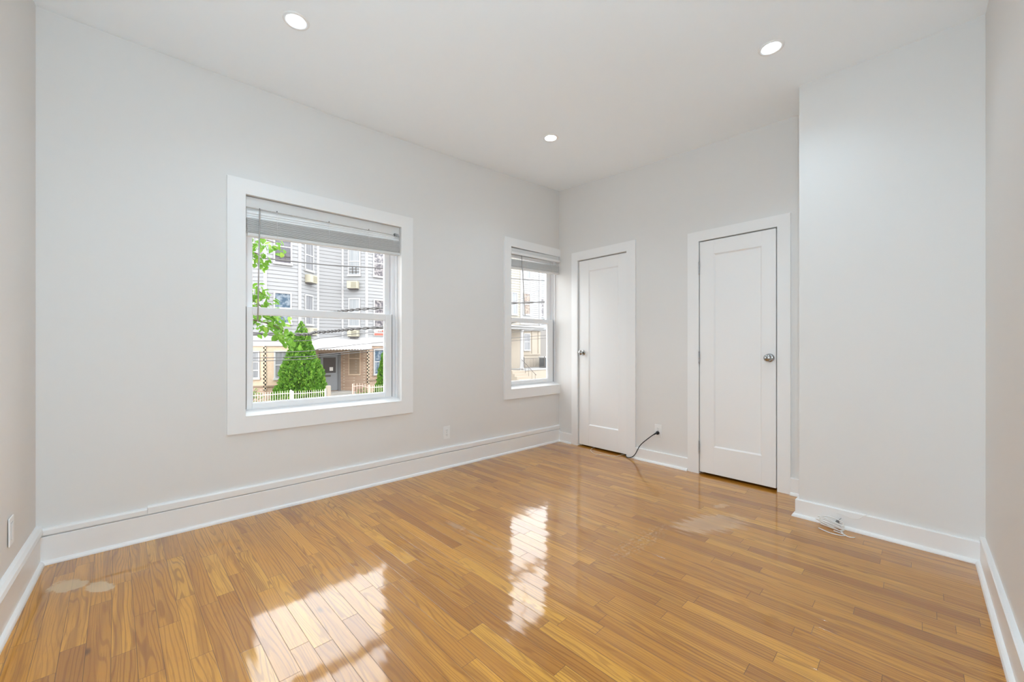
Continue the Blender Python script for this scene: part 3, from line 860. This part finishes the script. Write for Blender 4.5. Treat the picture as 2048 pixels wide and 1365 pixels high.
# ---- the white-sided terrace block straight across the street
A = empty('apartment_building', (4.5, 22.0, GZ))
tag(A, 'white clapboard terrace with bay windows over tan brick, seen through the large window', 'building')
P = [(-3.4, 22.0), (-0.6, 22.0), (-0.45, 22.0), (1.0, 21.0), (2.64, 21.0), (3.86, 22.0), (5.29, 22.0), (6.36, 21.0), (8.05, 21.0), (9.3, 22.0), (12.6, 22.0)]
FA = [Face(P[k], P[k + 1]) for k in range(len(P) - 1)]
ZB, ZC0, ZC1, ZR = GZ, 1.10, 1.62, 9.4
outer = P + [(12.6, 30.0), (-3.4, 30.0)]
MB().prism(outer, ZB, 1.40).build('ground_floor_wall', M_brick, A)
MB().prism(outer, 1.40, ZR).build('upper_wall', M_sid, A)
m = MB()
for f in FA: f.siding(m, ZC1, ZR)
m.build('siding', M_sid, A)
m = MB()
for f in FA: f.box(m, -0.02, f.L + 0.02, ZC0, ZC0 + 0.06, -0.02, 0.07); f.box(m, -0.02, f.L + 0.02, ZC0 + 0.06, ZC1, -0.02, 0.045)
m.build('cornice_band', M_ext, A)
for k in (2, 3, 4, 5, 6, 7, 8):    # white corner boards at the bay edges
    x, y = P[k + 1] if k < 9 else P[k]
    MB().box(x - 0.07, x + 0.07, y - 0.06, y + 0.05, ZC1, ZR).build('corner_board', M_ext, A)
MB().prism([(-3.6, 20.7), (12.8, 20.7), (12.8, 30.2), (-3.6, 30.2)], ZR, ZR + 0.5).build('roof_cornice', M_ext, A)
# pale brick face of the left bay and its base course
m = MB(); FA[3].box(m, 0.02, FA[3].L, -1.03, ZC0, -0.01, 0.02); FA[2].box(m, 0, FA[2].L - 0.02, -1.03, ZC0, -0.01, 0.02)
m.build('pale_brick_face', M_brickp, A)
for k in (2, 3, 7):
    m = MB(); FA[k].box(m, 0, FA[k].L, -1.02, -0.95, -0.01, 0.06); m.build('sill_course', M_brickd, A)
for x in (1.0, 6.46):
    MB().box(x - 0.0745, x + 0.0745, 20.955, 21.02, -1.20, 1.10).build('checked_corner_strip', M_chk, A)
# windows: third, second and ground floor
house_window(FA[3], 0.45, 1.19, 5.54, 7.15, A, M_pblind, bars=2, meet=0.53)
house_window(FA[4], 0.45, 1.08, 5.40, 7.05, A, M_pcurg)
house_window(FA[6], 0.42, 1.05, 5.45, 7.05, A, M_pcurt, bars=2)
house_window(FA[7], 0.47, 1.15, 5.45, 7.00, A, M_pclut)
house_window(FA[3], 0.45, 1.17, 2.35, 3.90, A, M_pblue)
house_window(FA[4], 0.45, 1.02, 2.35, 3.92, A, M_pcurg)
house_window(FA[6], 0.45, 1.03, 2.35, 3.95, A, M_pcurt)
house_window(FA[7], 0.50, 1.15, 2.32, 3.92, A, M_pclut)
house_window(FA[2], 0.55, 1.20, 5.45, 7.05, A, M_pcurg)
house_window(FA[2], 0.55, 1.20, 2.35, 3.95, A, M_pcurg)
house_window(FA[3], 0.47, 1.16, -0.58, 0.78, A, M_pcurg)
house_window(FA[2], 0.95, 1.46, -0.52, 0.78, A, M_pcurg, meet=0.62, third=0.28)
house_window(FA[7], 0.50, 1.10, -0.60, 0.86, A, M_pblue)
house_window(FA[0], 0.9, 1.7, -0.55, 0.85, A, M_pcurg)
house_window(FA[9], 1.0, 1.9, -0.55, 0.85, A, M_pcurg)
house_window(FA[9], 1.0, 1.9, 2.35, 3.95, A, M_pcurt)
house_window(FA[9], 1.0, 1.9, 5.45, 7.05, A, M_pcurt)
# bricked-up window on the right bay
m = MB(); FA[6].box(m, 0.42, 1.05, -0.60, 0.86, -0.01, 0.018)
bw_ = m.build('bricked_up_window', M_brickd, A)
m = MB(); FA[6].box(m, 0.36, 1.11, -0.68, -0.60, -0.01, 0.05); FA[6].box(m, 0.36, 0.42, -0.60, 0.90, -0.01, 0.03); FA[6].box(m, 1.05, 1.11, -0.60, 0.90, -0.01, 0.03)
FA[6].box(m, 0.42, 1.05, 0.32, 0.37, -0.01, 0.03)
m.build('window_surround', M_brickp, bw_)
# street door in the recess between the bays
F5 = FA[5]
m = MB(); F5.box(m, 0.10, 0.17, -1.60, 0.66, -0.02, 0.08); F5.box(m, 1.15, 1.30, -1.60, 0.66, -0.02, 0.08); F5.box(m, 0.10, 1.30, 0.56, 0.66, -0.02, 0.08)
m.build('door_frame', M_gdoor, A)
m = MB(); F5.box(m, 0.17, 1.15, -1.56, 0.56, -0.02, 0.03)
dr = m.build('street_door', mat('grey_door_paint', (0.26, 0.28, 0.31), 0.5), A)
m = MB(); F5.box(m, 0.30, 1.02, -0.50, 0.42, 0.02, 0.036); m.build('door_glass', M_dark, dr)
m = MB(); F5.box(m, 0.66, 0.86, -0.38, -0.16, 0.034, 0.040); m.build('paper_note', M_paper, dr)
m = MB(); F5.box(m, 0.26, 0.72, -0.72, -0.62, 0.02, 0.06); m.build('mail_slot', M_steel, dr)
MB().box(3.7, 5.6, 20.7, 22.0, GZ, -1.60).build('doorstep', M_conc, A)

# ---- metal canopy over the door
o = empty('door_canopy', (4.6, 22.0, 1.5))
tag(o, 'white metal canopy with a scalloped edge over the grey street door', 'awning')
X0, X1_ = 2.95, 6.28
prof = [(21.98, 1.56), (21.3, 1.50), (20.55, 1.40), (20.25, 1.30), (20.08, 1.16), (20.02, 1.02)]
m = MB()
nx = 34
for k in range(len(prof) - 1):
    for i in range(nx):
        a0 = X0 + (X1_ - X0) * i / nx; a1 = X0 + (X1_ - X0) * (i + 1) / nx; rb = 0.012 if i % 2 else 0.0
        (ya, za), (yb, zb) = prof[k], prof[k + 1]
        m.hexa([(a0, yb, zb + rb - 0.012), (a1, yb, zb + rb - 0.012), (a1, ya, za + rb - 0.012), (a0, ya, za + rb - 0.012),
                (a0, yb, zb + rb), (a1, yb, zb + rb), (a1, ya, za + rb), (a0, ya, za + rb)])
m.build('roof_panel', M_alu, o)
for xx in (X0, X1_):
    m = MB(); i = len(m.v)
    pr = prof + [(20.02, 0.98), (21.98, 0.98 + 0.25)]
    for dx in (-0.01, 0.01): m.v += [Vector((xx + dx, y, z)) for y, z in pr]
    q = len(pr)
    m.f.append(tuple(i + k for k in range(q))); m.f.append(tuple(i + q + k for k in reversed(range(q)))); m.sm += [False, False]
    for k in range(q):
        m.f.append((i + k, i + q + k, i + q + (k + 1) % q, i + (k + 1) % q)); m.sm.append(False)
    m.build('end_panel', M_alu, o)
m = MB()
ns = 20
for i in range(ns):
    a0 = X0 + (X1_ - X0) * i / ns; a1 = X0 + (X1_ - X0) * (i + 1) / ns; c_ = (a0 + a1) / 2; r_ = (a1 - a0) / 2
    pts = [(a0, 1.03)] + [(c_ - r_ * math.cos(math.pi * t_ / 6), 0.97 - 0.09 * math.sin(math.pi * t_ / 6)) for t_ in range(7)] + [(a1, 1.03)]
    i0 = len(m.v)
    m.v += [Vector((x, 20.00, z)) for x, z in pts] + [Vector((x, 20.012, z)) for x, z in pts]
    q = len(pts)
    m.f.append(tuple(i0 + k for k in range(q))); m.f.append(tuple(i0 + q + k for k in reversed(range(q)))); m.sm += [False, False]
m.build('scalloped_valance', M_alu, o)
MB().tube([(X0 + 0.1, 20.05, 1.0), (X0 + 0.1, 21.98, 1.0)], 0.02, 6).build('bracket', M_steel, o)
MB().tube([(X1_ - 0.1, 20.05, 1.0), (X1_ - 0.1, 20.98, 1.0)], 0.02, 6).build('bracket', M_steel, o)

# ---- window air conditioners
def air_con(face, u, z, label, w_=0.62, h=0.44, d=0.36, col=M_ac):
    p = face.p(u, z, 0)
    o = empty('air_conditioner', p)
    tag(o, label, 'air conditioner', 'air conditioners across the street')
    m = MB(); face.box(m, u - w_ / 2, u + w_ / 2, z, z + h, 0.0, d); m.build('casing', col, o, bevel=0.012)
    m = MB()
    for k in range(7):
        zz = z + 0.05 + k * (h - 0.1) / 7
        face.box(m, u - w_ * 0.10, u + w_ * 0.42, zz, zz + 0.022, d - 0.004, d + 0.008)
    m.build('grille', M_acg, o)
    m = MB(); face.box(m, u - w_ / 2 + 0.03, u + w_ / 2 - 0.03, z - 0.05, z, 0.0, d - 0.05); m.build('support', M_steel, o)


air_con(FA[4], 0.74, 4.66, 'ivory air conditioner under the top window of the left bay across the street')
air_con(FA[6], 0.72, 4.58, 'ivory air conditioner under the top window of the right bay across the street')
air_con(FA[4], 0.74, 1.72, 'ivory air conditioner low on the left bay, beside the pointed evergreen tip', h=0.40)
air_con(FA[6], 0.74, 1.68, 'ivory air conditioner low on the right bay, just above the white canopy', h=0.40)

# ---- red and white sign on the right bay
F7 = FA[7]
o = empty('sign_board', F7.p(0.85, 1.74, 0.05))
tag(o, 'white sign with red writing on the right bay above the canopy', 'sign')
m = MB(); F7.box(m, 0.44, 1.30, 1.74, 2.16, 0.03, 0.06); m.build('board', M_paper, o)
m = MB(); F7.box(m, 0.46, 1.28, 1.76, 1.90, 0.058, 0.064); m.build('red_band', M_red, o)
for k, (a0, a1) in enumerate(((0.72, 0.76), (0.84, 0.88), (0.94, 1.04), (1.10, 1.14), (1.18, 1.27))):
    m = MB(); F7.box(m, a0, a1, 1.95, 2.10 - 0.03 * (k % 2), 0.058, 0.064); m.build('letter', M_red, o)


# ---- foliage
def leafy_mat(name, c1, c2, c3):
    m = mat(name, c1, 0.55, spec=0.3)
    n = N(m)
    ge = n.n('ShaderNodeNewGeometry')
    c = n.mix(ge.outputs['Random Per Island'], c1, c2)
    c = n.mix(n.step(ge.outputs['Random Per Island'], 0.72, 0.98), c, c3)
    n.set('Base Color', c)
    tr = n.n('ShaderNodeBsdfTranslucent'); n.t.links.new(c, tr.inputs[0])
    mx = n.n('ShaderNodeMixShader', {0: 0.30, 1: n.b.outputs[0], 2: tr.outputs[0]})
    n.t.links.new(mx.outputs[0], n.t.nodes['Material Output'].inputs[0])
    return m


M_thuja = leafy_mat('evergreen_sprays', (0.10, 0.26, 0.030), (0.17, 0.38, 0.045), (0.30, 0.52, 0.08))
M_leaf = leafy_mat('street_tree_leaves', (0.20, 0.43, 0.05), (0.12, 0.31, 0.03), (0.36, 0.58, 0.11))
M_shrub = leafy_mat('shrub_leaves', (0.10, 0.24, 0.05), (0.20, 0.36, 0.08), (0.36, 0.50, 0.16))


def leaf(mb, p, d, up, L, W):
    """ovate leaf folded along its midrib"""
    d = d.normalized(); s = d.cross(up)
    if s.length < 1e-3: s = d.orthogonal()
    s.normalize(); nn = s.cross(d).normalized()
    i = len(mb.v)
    st = [(0.0, 0.0), (0.22, 0.38), (0.48, 0.5), (0.78, 0.30), (1.0, 0.0)]
    mid = [p + d * (L * a) - nn * (0.06 * L * a * a) for a, _ in st]
    mb.v += mid
    for sg in (-1, 1): mb.v += [mid[k] + s * (sg * W * st[k][1]) + nn * (0.16 * W) for k in (1, 2, 3)]
    for b in (5, 8):
        fs = [(i, i + b, i + 1), (i + 1, i + b, i + b + 1, i + 2), (i + 2, i + b + 1, i + b + 2, i + 3), (i + 3, i + b + 2, i + 4)]
        mb.f += fs; mb.sm += [False] * 4


def evergreen(cx, cy, z0, h, r, n_, label, seed):
    rn = random.Random(seed)
    o = empty('evergreen_tree', (cx, cy, z0))
    tag(o, label, 'tree')
    MB().tube([(cx, cy, z0 - 0.1), (cx, cy, z0 + h * 0.5), (cx, cy, z0 + h * 0.9)], 0.06, 8, rr=[0.07, 0.04, 0.015]).build('trunk', M_bark, o)

    def rad(t_): return r * (min(1.0, 0.80 + t_ * 1.2) if t_ < 0.16 else 1.0) * (1 - t_) ** 0.86 * (1.0 + 0.05 * math.sin(17 * t_))
    core = MB()
    core.lathe((cx, cy, z0 + 0.12), (0, 0, 1), [(max(0.01, rad(t_ / 12) * 0.86 - 0.02), h * 0.97 * t_ / 12) for t_ in range(13)], 20)
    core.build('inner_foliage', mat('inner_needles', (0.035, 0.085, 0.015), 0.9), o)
    fo = MB()
    for k in range(n_):
        t_ = 1 - math.sqrt(rn.random()) if rn.random() < 0.9 else rn.random()
        an = rn.uniform(0, 2 * math.pi)
        lump = 1 + 0.07 * math.sin(5 * an + 9 * t_) + 0.05 * math.sin(11 * an - 23 * t_)
        q = rad(t_) * lump * rn.uniform(0.86, 1.03)
        p = Vector((cx + math.cos(an) * q, cy + math.sin(an) * q, z0 + 0.10 + t_ * h + rn.uniform(-0.05, 0.05)))
        d = Vector((math.cos(an) * 0.55, math.sin(an) * 0.55, 0.9)) + Vector((rn.uniform(-.5, .5), rn.uniform(-.5, .5), rn.uniform(-.3, .5)))
        L = rn.uniform(0.09, 0.17) * (1 if t_ < 0.85 else 0.7)
        d.normalize(); s = d.cross(Vector((rn.uniform(-1, 1), rn.uniform(-1, 1), rn.uniform(-1, 1)))).normalized()
        i = len(fo.v)
        fo.v += [p - s * L * 0.10, p + s * L * 0.10, p + d * L * 0.55 + s * L * 0.42, p + d * L + s * L * 0.05, p + d * L * 0.6 - s * L * 0.40]
        fo.f += [(i, i + 1, i + 2), (i, i + 2, i + 3), (i, i + 3, i + 4)]; fo.sm += [False] * 3
    fo.build('foliage', M_thuja, o)


evergreen(2.27, 19.2, -2.01, 4.22, 1.34, 9000, 'bushy pointed evergreen tree behind the cream fence', 5)
evergreen(6.75, 19.2, -2.01, 2.95, 0.62, 3000, 'smaller evergreen at the right edge of the large window', 6)


def shrub(x, y, z, r, h, n_, label, seed):
    rn = random.Random(seed)
    o = empty('shrub', (x, y, z)); tag(o, label, 'shrub')
    st = MB()
    for k in range(6):
        an = rn.uniform(0, 6.28); st.tube([(x, y, z), (x + math.cos(an) * r * 0.3, y + math.sin(an) * r * 0.3, z + h * 0.5), (x + math.cos(an) * r * 0.6, y + math.sin(an) * r * 0.6, z + h * 0.9)], 0.012, 5)
    st.build('stems', M_bark, o)
    m = MB()
    for k in range(n_):
        an = rn.uniform(0, 6.28); q = r * math.sqrt(rn.random()); zz = z + h * rn.uniform(0.05, 1.0) * (1 - 0.4 * (q / r) ** 2)
        leaf(m, Vector((x + math.cos(an) * q, y + math.sin(an) * q, zz)), Vector((math.cos(an), math.sin(an), rn.uniform(-.3, .8))), Vector((rn.uniform(-.3, .3), rn.uniform(-.3, .3), 1)), rn.uniform(0.08, 0.15), rn.uniform(0.05, 0.09))
    m.build('foliage', M_shrub, o)


shrub(0.15, 19.8, -2.01, 0.60, 1.05, 420, 'low leafy shrub left of the pointed evergreen', 1)
shrub(0.90, 18.1, -2.01, 0.40, 0.75, 260, 'small shrub behind the fence, below the pointed evergreen', 2)
shrub(5.5, 19.3, -2.01, 0.42, 0.80, 220, 'low shrub behind the right-hand fence run', 3)

# ---- front-yard fences
def fence(p0, p1, z0, h, n_, label, m_=M_iron, curve=None):
    f = Face(p0, p1)
    o = empty('picket_fence', (*((Vector(p0) + Vector(p1)) / 2), z0))
    tag(o, label, 'fence', None)
    top = lambda u: h + (curve(u / f.L) if curve else 0)
    for zf in (0.12, 0.90):
        m = MB()
        K_ = 12
        m.tube([f.p(f.L * k / K_, z0 + top(f.L * k / K_) * zf, 0) for k in range(K_ + 1)], 0.018, 6)
        m.build('rail', m_, o)
    pr = None
    for k in range(n_):
        u = f.L * (k + 0.5) / n_
        if pr is None or curve:
            m = MB(); m.tube([f.p(u, z0, 0.0), f.p(u, z0 + top(u) * 0.95, 0.0), f.p(u, z0 + top(u) + 0.03, 0.0)], 0.014, 6, rr=[0.014, 0.014, 0.003])
            pr = m.build('picket', m_, o); u_ = u
        else:
            c = pr.copy(); sc.collection.objects.link(c); c.parent = o; c.location = f.u * (u - u_)
    for k, u in enumerate((0.0, f.L)):
        m = MB(); f.box(m, u - 0.03, u + 0.03, z0, z0 + top(u) + 0.05, -0.03, 0.03); m.build('post', m_, o)
    return o


YZ = GZ + 0.14
fence((-0.75, 17.6), (1.40, 17.6), YZ, 1.03, 22, 'cream picket fence left of the opening, nearer end')
fence((1.47, 17.6), (2.93, 17.6), YZ, 0.98, 15, 'cream picket fence in front of the pointed evergreen')
fence((4.30, 17.75), (5.05, 17.45), YZ, 1.12, 6, 'pinkish arched gate panel left of the right-hand fence', M_pink, curve=lambda t_: 0.10 * math.sin(math.pi * t_) - 0.10 * t_)
fence((5.10, 17.6), (8.2, 17.6), YZ, 1.02, 26, 'cream picket fence in front of the smaller evergreen')
MB().prism([(2.98, 17.55), (3.16, 17.55), (3.16, 17.75), (2.98, 17.75)], YZ, YZ + 1.16).build('fence_pier', M_cream)
tag(bpy.data.objects['fence_pier'], 'pinkish masonry pier at the end of the cream fence by the door', 'pillar')
ORI['fence_pier'] = (0, 0, 0)

# ---- street tree close outside the large window, its leafy branches reaching in from the left
o = empty('street_tree', (-3.75, 4.6, GZ + 0.12))
tag(o, 'leafy street tree branch hanging across the left side of the large window', 'tree')
rn = random.Random(11)
MB().tube([(-3.75, 4.6, GZ), (-3.70, 4.6, 0.4), (-3.55, 4.55, 2.2), (-3.3, 4.6, 4.2)], 0.1, 10, rr=[0.13, 0.11, 0.08, 0.04]).build('trunk', M_bark, o)
BR = [
    [(-3.55, 4.55, 2.2), (-2.85, 4.5, 2.75), (-2.30, 4.5, 2.86), (-1.86, 4.5, 2.80)],
    [(-3.55, 4.55, 2.2), (-2.75, 4.5, 2.55), (-2.32, 4.5, 2.62), (-2.10, 4.5, 2.52)],
    [(-3.60, 4.55, 1.6), (-2.75, 4.5, 2.10), (-2.32, 4.45, 2.05), (-2.06, 4.45, 1.86)],
    [(-3.65, 4.55, 1.2), (-2.75, 4.5, 1.85), (-2.36, 4.45, 1.86), (-2.10, 4.45, 1.68), (-1.86, 4.45, 1.58)],
    [(-3.65, 4.55, 1.0), (-2.75, 4.5, 1.58), (-2.30, 4.4, 1.52), (-1.98, 4.4, 1.42), (-1.76, 4.4, 1.26)],
]
fo = MB(); br = MB()
for b in BR:
    c = spline(b, 10)
    br.tube(c, 0.006, 6, rr=[0.022 - 0.019 * k / (len(c) - 1) for k in range(len(c))])
    for k in range(10, len(c)):
        for q in range(3):
            p = c[k] + Vector((rn.gauss(0, 0.05), rn.gauss(0, 0.10), rn.gauss(-0.05, 0.065)))
            d = Vector((rn.uniform(-.6, .8), rn.uniform(-.8, .6), rn.uniform(-1.1, .15)))
            leaf(fo, p, d, Vector((rn.uniform(-.5, .5), rn.uniform(-1, .2), rn.uniform(0.2, 1))), rn.uniform(0.08, 0.13), rn.uniform(0.05, 0.08))
for k in range(90):       # denser clumps
    cx_, cz_, s_ = rn.choice(((-2.27, 2.72, 0.07), (-2.16, 1.72, 0.09), (-2.08, 1.62, 0.08), (-2.24, 1.95, 0.06), (-1.80, 1.22, 0.07), (-2.05, 1.42, 0.07), (-1.86, 1.33, 0.06)))
    p = Vector((cx_ + rn.gauss(0, s_), 4.45 + rn.gauss(0, 0.12), cz_ + rn.gauss(0, s_)))
    leaf(fo, p, Vector((rn.uniform(-.6, .8), rn.uniform(-.8, .6), rn.uniform(-1.1, .15))), Vector((rn.uniform(-.5, .5), rn.uniform(-1, .2), rn.uniform(0.2, 1))), rn.uniform(0.08, 0.13), rn.uniform(0.05, 0.08))
br.build('branches', M_bark, o)
fo.build('leaves', M_leaf, o)

# ---- overhead utility cables along the street
def cable(pts, r, label, twist=0):
    o = empty('utility_cable', pts[len(pts) // 2]); tag(o, label, 'cable', 'overhead cables')
    c = spline(pts, 40)
    if not twist:
        MB().tube(c, r, 6).build('strand', M_cabl, o)
    else:
        for q in range(twist):
            cc = []
            for k, p in enumerate(c):
                a_ = 2 * math.pi * (k / 7.0 + q / twist)
                cc.append(p + Vector((0, math.cos(a_), math.sin(a_))) * r * 1.25)
            MB().tube(cc, r, 6).build('strand', M_cabl, o)


cable([(-14, 12, 3.9), (-0.7, 12, 3.96), (3.3, 12, 4.15), (11.4, 12, 4.60), (30, 12, 5.9)], 0.022, 'single black cable crossing in front of the upper windows across the street')
cable([(-14, 12, 2.5), (-0.7, 12, 2.20), (1.0, 12, 2.27), (3.3, 12, 2.60), (11.4, 12, 3.40), (30, 12, 5.2)], 0.027, 'twisted cable bundle just above the large window meeting rail', 2)
cable([(-14, 12, 1.75), (-1.05, 12, 1.50), (1.0, 12, 1.60), (3.3, 12, 1.84), (11.4, 12, 2.42), (30, 12, 4.4)], 0.028, 'twisted cable bundle passing the tip of the pointed evergreen', 2)
cable([(-14, 12, 1.45), (-1.05, 12, 1.27), (1.2, 12, 1.41), (3.3, 12, 1.66), (11.4, 12, 2.2), (30, 12, 3.8)], 0.012, 'thin cable just under the twisted bundle by the evergreen tip')
cable([(-14, 12, 1.0), (-1.05, 12, 0.90), (1.2, 12, 1.03), (3.3, 12, 1.25), (11.4, 12, 1.9), (30, 12, 3.4)], 0.012, 'thin cable crossing the canopy roof')
cable([(-14, 12, 0.80), (-1.05, 12, 0.72), (1.2, 12, 0.82), (3.3, 12, 1.02), (11.4, 12, 1.6), (30, 12, 3.0)], 0.014, 'thin cable crossing the canopy valance')
cable([(-14, 12, 0.70), (-1.05, 12, 0.62), (1.2, 12, 0.76), (3.3, 12, 0.93), (11.4, 12, 1.45), (30, 12, 2.8)], 0.012, 'lowest thin cable, crossing the upper part of the grey door')
cable([(9.4, 12.0, 3.20), (12.4, 14.3, 3.72), (16.0, 16.9, 4.55), (19.5, 19.4, 5.40), (21.88, 21.20, 6.05)], 0.020, 'service cable rising to the right across the narrow window')

# ---- narrow-window view: cream and white house with a raised porch
B = empty('house', (19.5, 21.0, GZ))
tag(B, 'cream house with a columned porch, seen through the narrow corner window', 'house')
PB = [(13.5, 21.6), (17.0, 21.6), (17.6, 21.0), (19.35, 21.0), (19.6, 21.25), (21.85, 21.25)]
FB = [Face(PB[k], PB[k + 1]) for k in range(5)]
MB().prism(PB + [(21.85, 30), (13.5, 30)], GZ, 9.2).build('wall', M_cream, B)
m = MB(); FB[0].siding(m, 2.9, 9.0); FB[1].siding(m, 2.9, 9.0); FB[2].siding(m, 2.9, 9.0); m.build('cream_siding', M_sidc, B)
m = MB(); FB[3].siding(m, 2.9, 9.0); FB[4].siding(m, 2.9, 9.0, h=0.17); m.build('white_siding', M_sidw, B)
for x, y in ((19.35, 20.98), (21.85, 21.23)):
    MB().box(x - 0.14, x + 0.06, y - 0.06, y + 0.06, 2.9, 9.2).build('corner_board', M_ext, B)
house_window(FB[4], 0.27, 0.93, 3.80, 5.50, B, M_pflor, meet=0.48)
house_window(FB[4], 0.27, 0.93, 6.85, 8.40, B, M_pcurt)
house_window(FB[2], 0.70, 1.20, 3.70, 5.40, B, M_pcurt, meet=0.0)
house_window(FB[4], 0.30, 0.92, 0.80, 2.10, B, M_pcurg)
house_window(FB[0], 1.0, 1.9, 3.80, 5.40, B, M_pcurt)
m = MB(); FB[4].box(m, -0.1, FB[4].L, 0.35, 0.45, -0.01, 0.07); m.build('sill_course', M_cream, B)
m = MB(); FB[4].box(m, 1.20, 1.34, 0.45, 2.35, -0.01, 0.05); FB[4].box(m, 1.98, 2.24, 0.45, 2.35, -0.01, 0.05); m.build('pilaster', M_cream, B)
m = MB(); m.box(13.4, 19.55, 19.75, 21.3, 2.42, 2.60); m.box(13.3, 19.65, 19.65, 21.3, 2.60, 2.74); m.build('porch_roof', M_sidw, B)
m = MB(); FB[4].box(m, 0, FB[4].L + 0.1, 2.40, 2.52, -0.05, 0.20); FB[4].box(m, 0, FB[4].L + 0.16, 2.52, 2.66, -0.05, 0.32); FB[4].box(m, 0, FB[4].L + 0.22, 2.66, 2.84, -0.05, 0.42); m.build('eave', M_sidw, B)
m = MB(); m.box(13.4, 18.35, 19.7, 21.2, GZ, -0.80); m.build('porch_floor', M_cream, B)
MB().box(18.25, 22.3, 19.95, 21.2, GZ, -0.86).build('terrace_base', M_cream, B)
m = MB(); m.box(18.2, 22.3, 19.90, 21.2, -0.86, -0.72); m.build('terrace_coping', M_sidw, B)
m = MB().lathe((18.45, 20.0, -0.72), (0, 0, 1), [(0.19, 0.0), (0.19, 0.08), (0.15, 0.12), (0.14, 0.5), (0.125, 2.7), (0.12, 2.95), (0.17, 3.0), (0.17, 3.14)], 24).build('porch_column', M_ext, B)
# iron railing on the terrace
rl = empty('porch_railing', (19.8, 19.97, -0.72)); tag(rl, 'dark iron railing beside the white porch column', 'railing')
for zz in (0.10, 0.82): MB().tube([(18.65, 19.97, -0.72 + zz), (21.05, 19.97, -0.72 + zz)], 0.016, 6).build('rail', M_steel, rl)
pr = None
for k in range(17):
    u = 18.72 + k * 0.142
    if pr is None: pr = MB().tube([(u, 19.97, -0.62), (u, 19.97, 0.10)], 0.010, 5).build('baluster', M_steel, rl); u_ = u
    else:
        c = pr.copy(); sc.collection.objects.link(c); c.parent = rl; c.location = (u - u_, 0, 0)
for u in (18.66, 21.04): MB().box(u - 0.025, u + 0.025, 19.945, 19.995, -0.72, 0.24).build('post', M_steel, rl)
# stoop steps left of the terrace
stp = empty('stoop', (17.9, 19.3, GZ)); tag(stp, 'pale stone steps rising to the porch of the cream house', 'steps')
for k in range(6):
    MB().box(17.0, 18.30, 18.2 + 0.26 * k, 19.95, GZ + 0.14 + 0.20 * k, GZ + 0.14 + 0.20 * (k + 1)).build('step', M_cream, stp)
hr = MB()
hr.tube([(18.25, 18.2, GZ + 1.05), (18.25, 19.8, GZ + 2.2)], 0.018, 6)
for k in range(5): hr.tube([(18.25, 18.3 + 0.36 * k, GZ + 0.3 + 0.26 * k), (18.25, 18.3 + 0.36 * k, GZ + 1.12 + 0.26 * k)], 0.012, 5)
hr.build('handrail', M_steel, stp)
# grey screened box at the end of the terrace
bx_ = empty('storage_box', (21.75, 20.3, -0.72)); tag(bx_, 'dark grey boxy unit with a white lid at the end of the terrace', 'box')
MB().box(21.15, 22.25, 19.97, 20.7, -0.72, 0.12).build('body', M_bin, bx_, bevel=0.01)
MB().box(21.10, 22.30, 19.93, 20.75, 0.12, 0.20).build('lid', M_ext, bx_, bevel=0.01)
# grey-sided house beyond
C_ = empty('house', (24.5, 22.0, GZ)); tag(C_, 'grey clapboard house beyond the cream one, at the right of the narrow window', 'house')
fc = Face((22.35, 23.0), (28.0, 23.0))
MB().prism([(22.35, 23.0), (28.0, 23.0), (28.0, 31), (22.35, 31)], GZ, 9.0).build('wall', mat('rough_grey_stone', (0.26, 0.25, 0.24), 0.9), C_)
m = MB(); fc.siding(m, 2.6, 9.0); m.build('siding', M_sidg, C_)
house_window(fc, 0.9, 1.7, 3.9, 5.5, C_, M_pclut)

# plain neighbour that only shows from a step to the side
x0, x1, h_ = -14.0, -4.0, 9.2
q = empty('house', ((x0 + x1) / 2, 22.0, GZ)); tag(q, 'cream rendered house left of the white terrace across the street', 'house')
MB().box(x0, x1, 22.0, 30.0, GZ, h_).build('wall', M_cream, q)
MB().box(x0 - 0.1, x1 + 0.1, 21.8, 30.1, h_, h_ + 0.4).build('roof', M_ext, q)
fq = Face((x0, 22.0), (x1, 22.0))
for u in (1.5, 4.5, 7.5):
    for z in (-0.55, 2.35, 5.45): house_window(fq, u, u + 0.9, z, z + 1.5, q, M_pcurg)
